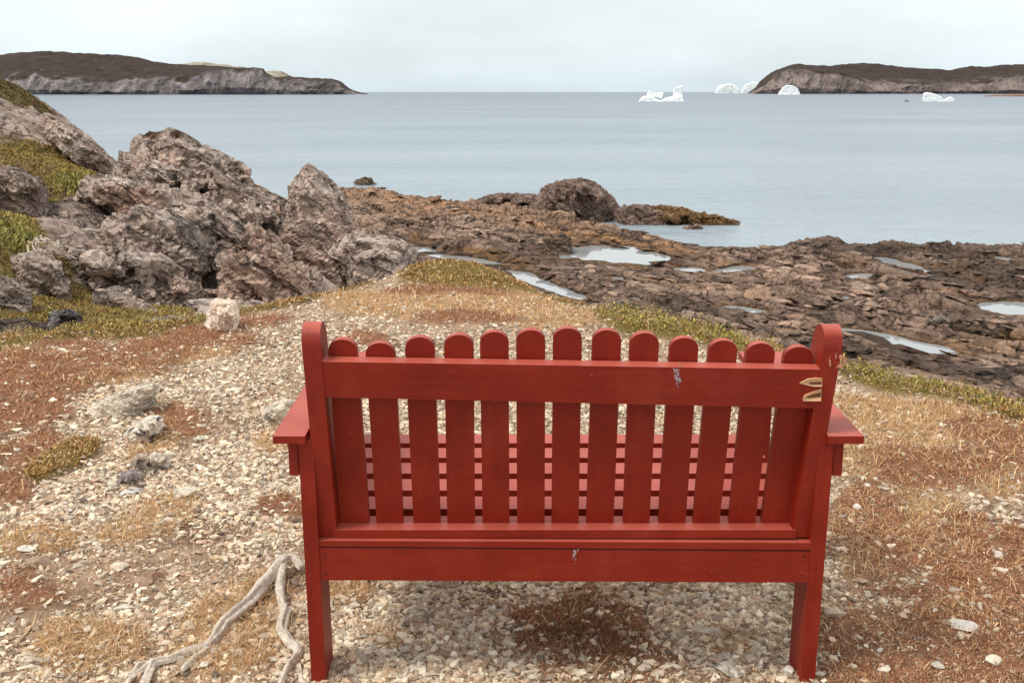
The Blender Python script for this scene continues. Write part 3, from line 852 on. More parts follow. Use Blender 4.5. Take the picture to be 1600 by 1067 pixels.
for k, (p_, lab) in enumerate(TW):
    tag(tube([p_], 'twig', M_TWIG, 6, .1, 20 + k), lab, 'twig')


tick('bedrock, built as fused fractured blocks')
# ------------------------------------------------------------------ bedrock, built as fused fractured blocks
def crack_rock(m, scales, tilt, layer, dark=0.35, depth=0.05):
    nt = m.node_tree; L = nt.links.new; b = nt.nodes['Principled BSDF']
    col = b.inputs['Base Color'].links[0].from_socket; nrm = b.inputs['Normal'].links[0].from_socket
    tc = nt.nodes.new('ShaderNodeTexCoord')
    wn = N(nt, 'ShaderNodeTexNoise', Scale=1.3, Detail=5.0, Roughness=.6); L(tc.outputs['Object'], wn.inputs['Vector'])
    sc = N(nt, 'ShaderNodeVectorMath', operation='MULTIPLY_ADD'); L(wn.outputs['Color'], sc.inputs[0]); sc.inputs[1].default_value = (.5, .5, .5); L(tc.outputs['Object'], sc.inputs[2])
    mp = nt.nodes.new('ShaderNodeMapping'); mp.vector_type = 'TEXTURE'; mp.inputs['Rotation'].default_value = tilt; L(sc.outputs[0], mp.inputs[0])
    src, hsrc = col, None
    # fine layering along the bedding
    ml = nt.nodes.new('ShaderNodeMapping'); ml.inputs['Scale'].default_value = (layer * .12, layer * .12, layer); L(mp.outputs[0], ml.inputs[0])
    ln = N(nt, 'ShaderNodeTexNoise', Scale=1.0, Detail=7.0, Roughness=.68); L(ml.outputs[0], ln.inputs['Vector'])
    lr = ramp(nt, [(.30, (.66, .63, .61)), (.48, (.96, .95, .95)), (.62, (1.06, 1.05, 1.04)), (.74, (1.28, 1.26, 1.23))]); L(ln.outputs['Fac'], lr.inputs[0])
    mx = N(nt, 'ShaderNodeMix', data_type='RGBA', blend_type='MULTIPLY'); mx.inputs[0].default_value = .9; L(src, mx.inputs[6]); L(lr.outputs[0], mx.inputs[7]); src = mx.outputs[2]
    bp = N(nt, 'ShaderNodeBump', Strength=.7, Distance=.6 / layer); L(ln.outputs['Fac'], bp.inputs['Height']); L(nrm, bp.inputs['Normal']); nrm = bp.outputs[0]
    for s, wdt in scales:
        ms = nt.nodes.new('ShaderNodeMapping'); ms.inputs['Scale'].default_value = (s * .55, s * .8, s * 1.5); L(mp.outputs[0], ms.inputs[0])
        vo = N(nt, 'ShaderNodeTexVoronoi', feature='DISTANCE_TO_EDGE', Scale=1.0); L(ms.outputs[0], vo.inputs['Vector'])
        r = N(nt, 'ShaderNodeMapRange'); r.inputs[1].default_value = 0.0; r.inputs[2].default_value = wdt; r.inputs[3].default_value = dark; r.inputs[4].default_value = 1.0; L(vo.outputs['Distance'], r.inputs[0])
        # cracks open and close along their length
        gate = N(nt, 'ShaderNodeTexNoise', Scale=s * .7, Detail=2.0); L(mp.outputs[0], gate.inputs['Vector'])
        g = N(nt, 'ShaderNodeMapRange'); g.inputs[1].default_value = .42; g.inputs[2].default_value = .58; L(gate.outputs['Fac'], g.inputs[0])
        mx = N(nt, 'ShaderNodeMix', data_type='RGBA', blend_type='MULTIPLY'); L(g.outputs[0], mx.inputs[0]); L(src, mx.inputs[6]); L(r.outputs[0], mx.inputs[7]); src = mx.outputs[2]
        bp = N(nt, 'ShaderNodeBump', Strength=.9, Distance=depth / s); L(r.outputs[0], bp.inputs['Height']); L(nrm, bp.inputs['Normal']); nrm = bp.outputs[0]
    # pale lichen flecks
    fl = N(nt, 'ShaderNodeTexNoise', Scale=13.0, Detail=5.0, Roughness=.7); L(tc.outputs['Object'], fl.inputs['Vector'])
    fr = ramp(nt, [(.62, (1, 1, 1)), (.72, (1.3, 1.28, 1.24))]); L(fl.outputs['Fac'], fr.inputs[0])
    mx = N(nt, 'ShaderNodeMix', data_type='RGBA', blend_type='MULTIPLY'); mx.inputs[0].default_value = 1; L(src, mx.inputs[6]); L(fr.outputs[0], mx.inputs[7]); src = mx.outputs[2]
    L(src, b.inputs['Base Color']); L(nrm, b.inputs['Normal'])
    return m
M_SHORE = attr_mat('tidal_rock', 0.8, 0.3, ((1.6, 0.8, 0.22), (6, 0.7, 0.07), (26, 0.6, 0.02)), ((0.9, 0.30), (3.5, 0.42), (15, 0.38)))
M_ROCK = attr_mat('sea_cliff_rock', 0.9, 0.2, ((5, 0.55, 0.05), (22, 0.6, 0.018), (85, 0.5, 0.005)), ((2.2, 0.18), (11, 0.28), (48, 0.28)))

def chunk(poly, D, t, base=None, front=0.72, tb=None):
    """world points of a convex block whose outline is poly at distance D, half thickness t"""
    poly = np.array(poly, float); c = poly.mean(0)
    pts = []
    for (px, py) in poly:
        pts.append(U(px, py, D))
    for s_, d_ in ((front, -t), (0.75, tb or t)):
        q = c + (poly - c) * s_
        pts += [U(a, b, D + d_) for a, b in q]
    pts = np.array(pts)
    if base is not None:
        lowers = pts[pts[:, 2] < np.median(pts[:, 2])].copy()
        lowers[:, 2] = base; cc = lowers.mean(0); lowers[:, :2] = cc[:2] + (lowers[:, :2] - cc[:2]) * 1.15
        pts = np.concatenate([pts, lowers])
    return pts

def fuse(chunks, voxel):
    bm = bmesh.new()
    for pts in chunks:
        b2 = bmesh.new()
        for p in pts: b2.verts.new(Vector(p))
        r = bmesh.ops.convex_hull(b2, input=b2.verts[:])
        bmesh.ops.delete(b2, geom=list({g for g in r['geom_interior'] + r['geom_unused'] if isinstance(g, bmesh.types.BMVert)}), context='VERTS')
        bmesh.ops.recalc_face_normals(b2, faces=b2.faces[:])
        me = bpy.data.meshes.new('tmp'); b2.to_mesh(me); b2.free()
        bm.from_mesh(me); bpy.data.meshes.remove(me)
    me = bpy.data.meshes.new('tmp'); bm.to_mesh(me); bm.free()
    o = bpy.data.objects.new('tmp', me); COL.objects.link(o)
    md = o.modifiers.new('r', 'REMESH'); md.mode = 'VOXEL'; md.voxel_size = voxel
    dg = bpy.context.evaluated_depsgraph_get(); ev = o.evaluated_get(dg); em = ev.to_mesh()
    n = len(em.vertices); V = np.empty(n * 3, np.float32); em.vertices.foreach_get('co', V)
    nn = np.empty(n * 3, np.float32); em.vertices.foreach_get('normal', nn)
    L = np.empty(len(em.loops), np.int32); em.loops.foreach_get('vertex_index', L)
    F = L.reshape(-1, 4) if len(L) == 4 * len(em.polygons) else None
    if F is None:
        em.calc_loop_triangles(); F = np.empty(len(em.loop_triangles) * 3, np.int32); em.loop_triangles.foreach_get('vertices', F); F = F.reshape(-1, 3)
    ev.to_mesh_clear(); bpy.data.objects.remove(o); bpy.data.meshes.remove(me)
    return V.reshape(-1, 3).astype(float), nn.reshape(-1, 3).astype(float), F.copy()

crack_rock(M_ROCK, ((.55, .05), (1.7, .06), (5.0, .08)), (0.25, math.radians(33), 0), 4.5, .30, .10)
crack_rock(M_SHORE, ((.5, .05), (1.6, .08)), (0, 0, math.atan2(.85, .53)), 2.5, .30, .12)
# bedding: layers dip down to the right as seen from the bench
BED = np.array([0.50, -0.25, 0.83]); BED /= np.linalg.norm(BED)
def bedded(P, k=2.2):
    d = P @ BED
    return P + (d * (k - 1))[..., None] * BED

def weather(V, Nn, amp, cell, seed, k=2.2):
    """displace outwards by chiselled facets, ledges and grain. returns V, shade parameter"""
    B = bedded(V, k)
    wob = 0.25 * cell * np.stack([fbm(V / cell * 0.8 + i * 17, 2, seed + i) for i in range(3)], -1)
    f1, e1 = facet((B + wob) / cell, seed + 1)
    f2, e2 = facet((B + wob) / (cell * 0.38) + 5, seed + 2)
    f3, e3 = facet((B + wob) / (cell * 0.16) + 9, seed + 4)
    g = fbm(B / (cell * 0.22), 3, seed + 3)
    lay = V @ BED / (cell * 0.30) + 0.9 * fbm(V / cell * .7, 3, seed + 6)
    lay = lay - np.floor(lay)
    d = 0.62 * f1 + 0.36 * f2 + 0.09 * f3 + 0.07 * g + 0.65 * (lay - .5) - 0.28 * (1 - sstep(0, 0.05, e1)) - 0.20 * (1 - sstep(0, 0.07, e2)) - 0.12
    return V + Nn * (amp * d)[:, None], f1, f2, e1, e2

ROCK_A, ROCK_B, ROCK_C = np.array([.50, .39, .325]), np.array([.70, .585, .50]), np.array([.30, .215, .172])
def rock_col(V, f1, f2, seed, a=ROCK_A, b=ROCK_B, c=ROCK_C, nz=None):
    n = fbm(bedded(V) * 0.8, 5, seed + 40); n2 = fbm(bedded(V, 3) * 3.3, 4, seed + 41)
    t = np.clip(0.45 + 0.9 * n + 0.10 * f1 + 0.22 * f2 + 0.5 * n2, 0, 1)
    col = mixc(mixc(c[None], a[None], sstep(0, .5, t)), b[None], sstep(.48, 1.0, t))
    pink = sstep(0.05, 0.4, fbm(V * 0.55, 3, seed + 43))
    col = mixc(col, col * np.array([1.08, .96, .90]), pink)
    lich = sstep(0.20, 0.42, fbm(V * 2.4, 4, seed + 44)) * 0.5
    return mixc(col, b[None] * np.array([1.08, 1.05, .98]), lich)

def rock_thing(name, chunks, voxel, amp, cell, seed, label, cat='rock', palette=None, group=None, origin=None, tint=None, k=2.2, mat=None, smooth=False):
    V, Nn, F = fuse(chunks, voxel)
    V2, f1, f2, e1, e2 = weather(V, Nn, amp, cell, seed, k)
    c = rock_col(V2 - 0, f1, f2, seed, *(palette or (ROCK_A, ROCK_B, ROCK_C)))
    if tint: c = tint(V2, Nn, c)
    org = V2.mean(0) if origin is None else np.array(origin, float)
    org[2] = V2[:, 2].min()
    o = mesh_np(name, V2 - org, F, mat or M_ROCK, c, smooth=smooth)
    o.location = org
    tag(o, label, cat, group)
    return o

def rand_chunks(n, poly, Dfun, seed, smin, smax, ang=35, base=None):
    """extra blocks over a rock face, elongated along the bedding"""
    r = random.Random(seed); out = []
    poly = np.array(poly, float)
    def inside(x, y):
        c = False; j = len(poly) - 1
        for i in range(len(poly)):
            if (poly[i, 1] > y) != (poly[j, 1] > y) and x < (poly[j, 0] - poly[i, 0]) * (y - poly[i, 1]) / (poly[j, 1] - poly[i, 1]) + poly[i, 0]: c = not c
            j = i
        return c
    lo, hi = poly.min(0), poly.max(0)
    tries = 0
    while len(out) < n and tries < 40 * n:
        tries += 1
        x, y = r.uniform(lo[0], hi[0]), r.uniform(lo[1], hi[1])
        a = math.radians(ang + r.uniform(-22, 22)); L = r.uniform(smin, smax); W = L * r.uniform(.35, .7)
        q = []
        ok = True
        for k_ in range(7):
            an = 2 * math.pi * k_ / 7 + r.uniform(-.3, .3); rr_ = r.uniform(.6, 1.15); u, v = L * rr_ * math.cos(an), W * rr_ * math.sin(an)
            X_, Y_ = x + u * math.cos(a) - v * math.sin(a), y + u * math.sin(a) + v * math.cos(a)
            ok &= inside(X_, Y_); q.append((X_, Y_))
        if not ok: continue
        D = Dfun(x, y)
        out.append(chunk(q, D * (1 + r.uniform(-.016, .006)), L / FPX * D * r.uniform(.25, .6), front=r.uniform(.45, .8), tb=min(1.5, D * .08) if D > 9 else .12))
    return out

# -- the big outcrop left of centre
DO = lambda x, y: float(np.interp(y, [200, 280, 330, 400, 470, 520], [23.2, 21.0, 18.3, 16.0, 14.4, 13.4]))
main = [
    chunk([(95, 378), (150, 372), (230, 398), (310, 440), (300, 505), (230, 500), (160, 470), (112, 425)], 13.7, .6, base=-6, front=.9),
    chunk([(330, 400), (420, 380), (500, 440), (530, 466), (470, 490), (350, 500)], 15.6, .7, base=-6, front=.92),
    chunk([(110, 320), (150, 300), (300, 300), (420, 330), (450, 420), (480, 460), (350, 500), (240, 500), (140, 440)], 20.0, 1.5, base=-7, front=.95),
    chunk([(186, 285), (205, 240), (150, 300), (140, 330), (260, 340)], 22.5, 1.0, base=-7),
    chunk([(188, 246), (204, 232), (219, 214), (240, 206), (275, 205), (300, 223), (325, 236), (352, 252), (384, 263), (391, 273), (385, 285), (380, 330), (330, 360), (250, 350), (200, 330), (186, 285)], 23.2, 1.6, base=-7),
    chunk([(345, 253), (372, 252), (390, 266), (391, 275), (386, 284), (350, 300)], 22.6, .5),
    chunk([(375, 285), (400, 291), (418, 300), (446, 318), (452, 360), (440, 420), (380, 430), (340, 350), (350, 300)], 21.5, 1.4, base=-7),
    chunk([(112, 312), (124, 292), (135, 279), (150, 277), (190, 285), (220, 290), (290, 300), (310, 335), (260, 345), (180, 330), (130, 322)], 18.6, .9),
    chunk([(240, 330), (330, 322), (400, 380), (430, 430), (505, 458), (480, 490), (350, 500), (290, 440), (250, 390)], 16.6, 1.2, base=-7),
    chunk([(300, 300), (380, 320), (440, 400), (440, 440), (360, 400)], 19.0, 1.2),
    chunk([(150, 347), (180, 332), (230, 324), (300, 345), (345, 400), (335, 475), (270, 485), (210, 430), (160, 390)], 15.6, 1.0, base=-6),
    chunk([(192, 337), (205, 326), (228, 322), (255, 333), (264, 346), (230, 352), (198, 347)], 15.3, .35),
    chunk([(200, 396), (250, 394), (285, 420), (290, 490), (250, 505), (220, 470), (190, 430)], 13.7, .6, base=-6),
    chunk([(108, 386), (150, 390), (195, 420), (245, 480), (250, 505), (200, 482), (160, 455), (125, 432)], 13.0, .5, base=-5),
    chunk([(150, 462), (190, 455), (255, 492), (235, 512), (165, 500)], 11.6, .4, base=-4),
    chunk([(330, 400), (400, 385), (470, 440), (505, 458), (470, 490), (380, 500), (330, 470)], 15.0, .8, base=-6),
]
silh2 = [(110, 385), (160, 380), (240, 405), (310, 445), (290, 500), (200, 480), (125, 430)]
silh = [(190, 250), (240, 215), (300, 232), (375, 265), (385, 300), (440, 325), (450, 380), (495, 455), (440, 490), (260, 500), (130, 430), (112, 390), (150, 350), (125, 310), (150, 285)]
main += rand_chunks(40, silh2, lambda x, y: 13.1, 6, 7, 20, 38) + rand_chunks(60, silh, DO, 3, 20, 52, 42) + rand_chunks(260, silh, lambda x, y: DO(x, y) - .15, 5, 7, 20, 44)
outcrop = rock_thing('rock_outcrop', main, 0.045, 0.15, 0.9, 101, 'big craggy pinkish grey outcrop rising left of the bench with a brown tufted top', 'rock outcrop',
                     tint=lambda V, n, c: mixc(c, np.array([.13, .07, .04])[None] * np.ones_like(c), sstep(0.0, 0.5, blob(*proj(V), [(235, 207, 18, 9), (276, 210, 12, 7)]) - 0.25)))
spire = [chunk([(447, 318), (451, 296), (455, 283), (467, 273), (474, 260), (481, 253), (491, 260), (500, 267), (511, 275), (523, 288), (532, 303), (545, 320), (551, 360), (562, 405), (540, 445), (470, 430), (440, 380)], 19.6, 1.0, base=-7, front=.55),
         chunk([(467, 274), (481, 254), (505, 270), (520, 290), (500, 310), (470, 300)], 19.4, .4),
         chunk([(450, 290), (520, 292), (540, 330), (520, 380), (455, 360)], 19.0, .7)]
SPP = [(448, 318), (455, 283), (480, 254), (522, 288), (545, 320), (551, 360), (560, 410), (480, 428), (442, 390)]
spire += [chunk([(436, 352), (470, 335), (550, 352), (572, 425), (520, 452), (455, 448), (428, 400)], 18.6, .7, base=-7, front=.9), chunk([(420, 395), (470, 385), (545, 405), (600, 436), (560, 456), (500, 464), (450, 460)], 17.4, .5, base=-7, front=.9)]
spire += rand_chunks(14, SPP, lambda x, y: 18.75, 9, 12, 26, 62) + rand_chunks(26, SPP, lambda x, y: 18.6, 19, 8, 16, 62)
rock_thing('rock_spire', spire, 0.035, 0.07, 0.6, 111, 'pointed tooth shaped rock spire standing at the right end of the big outcrop', 'rock spire')
skirt = [chunk([(535, 362), (560, 366), (592, 374), (632, 373), (651, 389), (643, 404), (612, 432), (560, 455), (500, 462), (500, 400)], 18.0, 1.0, base=-7),
         chunk([(545, 400), (600, 385), (630, 400), (600, 440), (540, 460)], 16.6, .6, base=-7)]
skirt += rand_chunks(12, [(540, 370), (640, 378), (635, 400), (560, 452), (505, 458)], lambda x, y: 17.2, 10, 12, 28, 40) + rand_chunks(24, [(540, 370), (645, 376), (645, 396), (560, 454), (505, 460)], lambda x, y: 16.9, 20, 5, 15, 45)
rock_thing('rock_slab', skirt, 0.04, 0.07, 0.7, 121, 'sloping cracked grey slabs leaning below the pointed spire', 'rock slab')
# -- bedrock lumps breaking through the clifftop gravel
WH = (np.array([.68, .60, .49]), np.array([.86, .79, .68]), np.array([.42, .35, .28]))
def spotted(amount, seed):
    def f(V, n, c):
        t = sstep(0.10, 0.22, fbm(V * 13, 4, seed)) * amount
        return mixc(c, np.array([.075, .062, .058])[None], t)
    return f
def ledge(name, poly, ybase, t, label, seed, cat='rock', pal_=WH, spots=.5, vox=.008, amp=.022, cell=.12, kk=1.6):
    g = UZ(np.mean([p[0] for p in poly]), ybase, 0.0)
    sx = max(p[0] for p in poly) - min(p[0] for p in poly)
    rock_thing(name, [chunk(poly, float(g[1]), t, base=-.12)] + rand_chunks(26, poly, lambda x, y: float(g[1]) - .75 * t, seed, sx * .09, sx * .24, 50), vox, amp, cell, seed, label, cat, palette=pal_, tint=spotted(spots, seed + 7), k=kk, mat=M_STONE)
WHB = (np.array([.86, .80, .70]), np.array([.93, .89, .81]), np.array([.62, .55, .46]))
ledge('boulder', [(320, 514), (323, 490), (330, 474), (338, 468), (350, 469), (362, 468), (370, 480), (372, 500), (368, 514)], 512, .12, 'whitish lichen covered boulder on the mossy clifftop edge', 801, 'boulder', spots=.2, pal_=WHB)
ledge('rock_ledge', [(192, 680), (205, 668), (228, 654), (240, 648), (256, 649), (252, 658), (236, 676), (215, 686)], 680, .10, 'black stained rock ledge beside the round heath mat', 803, spots=1.0)
ledge('rock_ledge', [(405, 650), (414, 637), (432, 629), (455, 624), (472, 629), (478, 642), (455, 662), (418, 662)], 655, .12, 'white bedrock lump with dark patches behind the left armrest', 805, spots=.6)
ledge('rock_ledge', [(204, 728), (209, 716), (218, 709), (230, 710), (232, 722), (226, 736)], 732, .06, 'blocky whitish bedrock lump, taller of a cracked pair', 807, spots=.4, vox=.006)
ledge('rock_ledge', [(233, 724), (233, 713), (242, 708), (262, 712), (264, 721), (250, 729)], 728, .06, 'smaller whitish bedrock lump beside the taller cracked one', 809, spots=.7, vox=.006)
ledge('rock_ledge', [(180, 752), (188, 738), (208, 733), (222, 742), (216, 752)], 752, .05, 'dark mauve grey rock low in the gravel', 815, pal_=(np.array([.30, .25, .24]), np.array([.45, .39, .37]), np.array([.16, .13, .12])), spots=.3, vox=.006)
ledge('rock_ledge', [(130, 642), (150, 630), (190, 613), (225, 602), (250, 598), (240, 607), (190, 626), (150, 643)], 640, .10, 'long low ledge of bleached rock slanting across the gravel at left', 817, spots=.35)

# -- rocks at the far left
pile = [chunk([(-40, 270), (-15, 262), (15, 258), (40, 264), (60, 276), (72, 291), (62, 302), (30, 318), (0, 322), (-35, 305)], 17.6, .8, base=-4)] + \
       rand_chunks(60, [(-38, 270), (15, 260), (60, 277), (70, 292), (30, 316), (-30, 308)], lambda x, y: 16.9, 12, 5, 15, 30)
rock_thing('rock_pile', pile, 0.035, 0.06, 0.5, 131, 'dark broken rock pile on the grassy slope at the left edge', 'rock pile', palette=(ROCK_A * .8, ROCK_B * .85, ROCK_C * .8))
rock_thing('rock_slab', [chunk([(18, 403), (58, 396), (82, 402), (104, 440), (118, 472), (92, 472), (60, 444)], 11.9, .35, base=-3)], 0.03, 0.10, 0.5, 141, 'long tilted mauve slab slanting down through the grass at far left', 'rock slab', palette=(ROCK_A * .85, ROCK_B * .9, ROCK_C * .8))
rock_thing('boulder', [chunk([(-30, 452), (0, 440), (17, 437), (46, 456), (52, 482), (40, 505), (-20, 512)], 10.4, .4, base=-3)], 0.03, 0.10, 0.5, 151, 'dark brown squarish boulder in grass at the extreme left', 'boulder', palette=(ROCK_A * .6, ROCK_B * .6, ROCK_C * .6))
rock_thing('boulder', [chunk([(78, 497), (90, 485), (112, 486), (127, 500), (122, 512), (82, 512)], 8.8, .2, base=-2)], 0.02, 0.05, 0.35, 161, 'blue grey slab shaped boulder peeping over the mossy brink at left', 'boulder', palette=(np.array([.22, .2, .2]), np.array([.36, .33, .32]), np.array([.12, .1, .1])))
flank = [chunk([(40, 200), (70, 175), (100, 190), (135, 208), (165, 240), (200, 272), (225, 300), (180, 300), (100, 250), (60, 225)], 30.5, 1.8, base=-6), chunk([(75, 224), (105, 208), (130, 207), (150, 224), (178, 252), (207, 282), (212, 306), (170, 296), (118, 262)], 29, 1.5, base=-6),
         chunk([(120, 225), (150, 230), (172, 270), (160, 285), (128, 255)], 27.6, .5)] + \
        rand_chunks(16, [(80, 224), (130, 210), (175, 252), (208, 290), (170, 292), (118, 260)], lambda x, y: 27.6, 15, 6, 18, 40) + rand_chunks(50, [(60, 215), (90, 190), (130, 208), (175, 250), (212, 292), (170, 294), (118, 260)], lambda x, y: 27.4, 25, 5, 13, 40)
rock_thing('rock_outcrop', flank, 0.055, 0.10, 1.0, 171, 'brown rock flank below the far left hillside behind the green slope', 'rock outcrop')

# -- grassy hillside at the left
CP_ = [(-500, 430, 8), (-250, 560, 6.8), (0, 560, 7.2), (200, 545, 8.2), (400, 520, 10.5), (0, 508, 9.3), (100, 500, 9.8), (200, 492, 10.8), (300, 490, 12), (420, 480, 13),
       (-20, 440, 11.5), (70, 430, 12.5), (160, 450, 13), (0, 338, 14), (60, 372, 13.2), (110, 400, 12.8), (-150, 330, 13), (0, 345, 16.5), (100, 345, 16.5), (120, 318, 18.5),
       (60, 312, 19), (100, 300, 20), (170, 292, 21), (200, 300, 22), (0, 232, 24), (60, 246, 23.8), (110, 262, 23), (170, 280, 23.5), (0, 222, 27), (60, 216, 28), (130, 232, 29),
       (-200, 150, 26), (0, 131, 36), (30, 138, 36), (60, 155, 36), (90, 178, 36), (130, 210, 36), (150, 228, 36), (190, 270, 36), (-250, 90, 38)]
cw = [U(*c) for c in CP_]
extra = [(1.5, 12.5, -4.5), (2.5, 20, -8), (-2, 30, -8), (-6, 36, -8.5), (-9, 46, -9), (-22, 52, -6), (-30, 44, 1), (3, 8.5, -2.5), (-30, 20, 4), (-14, 46, -6), (0, 16, -6), (-4, 24, -6)]
cw = np.array(cw + [np.array(e) for e in extra])
def tps(r2): return np.where(r2 > 1e-9, 0.5 * r2 * np.log(np.maximum(r2, 1e-9)), 0)
XY = cw[:, :2] / 10
Kd = tps(((XY[:, None] - XY[None]) ** 2).sum(-1)) + np.eye(len(XY)) * 2e-4
Pm = np.c_[np.ones(len(XY)), XY]
Am = np.block([[Kd, Pm], [Pm.T, np.zeros((3, 3))]])
sol = np.linalg.solve(Am, np.r_[cw[:, 2], np.zeros(3)])
def hill_z(x, y):
    q = np.stack([np.asarray(x), np.asarray(y)], -1) / 10
    z = sol[-3] + q[..., 0] * sol[-2] + q[..., 1] * sol[-1]
    for i in range(len(XY)): z = z + sol[i] * tps(((q - XY[i]) ** 2).sum(-1))
    return z
A, D, X, Y = polar_grid(math.radians(-48), math.radians(8), 420, np.concatenate([np.linspace(6.6, 20, 240), np.linspace(20, 50, 200)[1:]]))
Zh = hill_z(X, Y)
Ph = np.stack([X, Y, Zh], -1)
HG = [(60, 430, 110, 26, 30), (120, 470, 120, 20, 25), (20, 480, 60, 20), (70, 455, 90, 22, 30), (190, 488, 110, 14), (40, 310, 60, 14), (60, 262, 80, 40, 20), (120, 285, 50, 20, 10), (160, 282, 45, 10), (20, 362, 52, 30, 20), (80, 440, 75, 15, 32), (140, 470, 60, 18, 30), (20, 330, 40, 14), (20, 142, 50, 16, 25), (55, 160, 40, 8, 38), (130, 500, 90, 16, 10), (-150, 300, 140, 120), (-150, 160, 120, 30), (0, 495, 60, 20), (110, 415, 30, 8, 35)]
def hill_grass(P):
    px, py = proj(P)
    px = px + 14 * fbm(P * 0.9, 3, 201); py = py + 8 * fbm(P * 0.9 + 5, 3, 202)
    return sstep(0.32, 0.6, blob(px, py, HG) + 0.35 * fbm(P * 1.8, 4, 203))
G = hill_grass(Ph)
f1, e1 = facet(bedded(Ph) / 1.0, 211); f2, e2 = facet(bedded(Ph) / 0.4, 212)
Zh = Zh + (1 - G) * (0.10 * f1 + 0.07 * f2) + 0.10 * fbm(Ph * 0.8, 4, 213) + G * 0.05 * fbm(Ph * 3, 3, 214)
Ph = np.stack([X, Y, Zh], -1)
cr = rock_col(Ph.reshape(-1, 3), f1.ravel(), f2.ravel(), 215).reshape(Ph.shape) * 0.85
nh = fbm(Ph * 2.5, 4, 216)
cgz = np.clip(0.5 + 0.9 * fbm(Ph * 0.6, 3, 217), 0, 1)
cgs = mixc(np.array([.15, .115, .03]), np.array([.20, .13, .055]), cgz) * (1 + 0.5 * nh[..., None])
hill = mesh_np('hillside', Ph.reshape(-1, 3), grid_faces(*X.shape)[:, ::-1] * 1, M_ROCK, mixc(cr, cgs, G).reshape(-1, 3), smooth=False)
tag(hill, 'grass and rock hillside falling to the shore at left', kind='structure')
# its grass
n = 620000
az = rng.uniform(math.radians(-40), math.radians(-6), n); dd = rng.uniform(7.5, 38, n)
x, y = dd * np.sin(az), dd * np.cos(az)
z = hill_z(x, y); Pp = np.stack([x, y, z], -1)
g = hill_grass(Pp)
ppx, ppy = proj(Pp)
k = (rng.random(n) < g * 0.55) & (ppx > -330) & (ppx < 520)
x, y, z, Pp = x[k], y[k], z[k], Pp[k]
z = z + 0.10 * fbm(Pp * 0.8, 4, 213)
fd = np.hypot(x, y)
ppx, ppy = proj(Pp)
bush = blob(ppx, ppy, [(112, 288, 30, 16), (20, 372, 46, 26, 20), (185, 328, 14, 9)])
cA = pal(len(x), [[.30, .22, .055], [.22, .165, .042], [.38, .27, .08], [.28, .155, .055]], jit=.2)
cB = pal(len(x), [[.30, .28, .07], [.22, .215, .05], [.38, .34, .11]], jit=.2)
cD = pal(len(x), [[.13, .10, .035], [.10, .075, .03], [.17, .11, .045]], jit=.2)
col = np.where((rng.random(len(x)) < bush)[:, None], cB, cA)
col = np.where((ppy < 190)[:, None], cD, col)
o = blades('hill_grass', x, y, z - 0.02, rng.uniform(.03, .085, len(x)) * (1 + .9 * bush), rng.uniform(.012, .020, len(x)) * fd / 14, col, .8, M_BLADE)
tag(o, 'olive green grass and low bushes on the hillside', kind='stuff')
# dead roots hanging over the bank
rp = random.Random(4); paths = []
for _ in range(26):
    x0, y0 = rp.uniform(40, 95), rp.uniform(372, 392)
    pth = [(x0, y0, .55, 0)]
    for q in range(3):
        x0 += rp.uniform(-2, 14); y0 += rp.uniform(-4, 9); pth.append((x0, y0, rp.uniform(.35, .6), 0))
    paths.append(pth)
def roots(paths, D):
    Vs, Fs = [], []; off = 0
    for p in paths:
        C = np.array([U(a, b, D - 0.12 * i) for i, (a, b, _, _) in enumerate(p)])
        t = np.linspace(0, len(C) - 1, 16); C = np.stack([np.interp(t, range(len(C)), C[:, k]) for k in range(3)], -1)
        C += 0.02 * np.stack([perlin(C * 4 + s_, 3) for s_ in (0, 9, 18)], -1)
        for k in range(len(C) - 1):
            a, b = C[k], C[k + 1]; r = .008
            for sx, sz in ((r, 0), (0, r)):
                w = np.array([sx, 0, sz]); Vs += [a - w, a + w, b + w, b - w]; Fs.append([off, off + 1, off + 2, off + 3]); off += 4
    return np.array(Vs), np.array(Fs)
V, F = roots(paths, 12.6)
tag(mesh_np('dead_roots', V, F, M_WOOD, None, False), 'tangle of bleached dead roots on the bank under the grass hummock at left', 'roots')

tick('rocky tidal shore')
# ------------------------------------------------------------------ rocky tidal shore
SHORE = [(-900, 420), (300, 420), (420, 330), (500, 302), (530, 299), (560, 298), (600, 303), (650, 311), (700, 317), (745, 320), (800, 323), (860, 331), (905, 346), (950, 353), (985, 363), (1040, 374), (1100, 386), (1160, 390), (1215, 390), (1235, 385), (1300, 382), (1400, 384), (1500, 386), (1600, 388), (1900, 396), (2600, 410)]
_s = np.array([UZ(x, y, SEA)[:2] for x, y in SHORE])
_saz = np.arctan2(_s[:, 0], _s[:, 1]); _sr = np.hypot(_s[:, 0], _s[:, 1])
def shore_r(az): return np.interp(az, _saz, _sr)
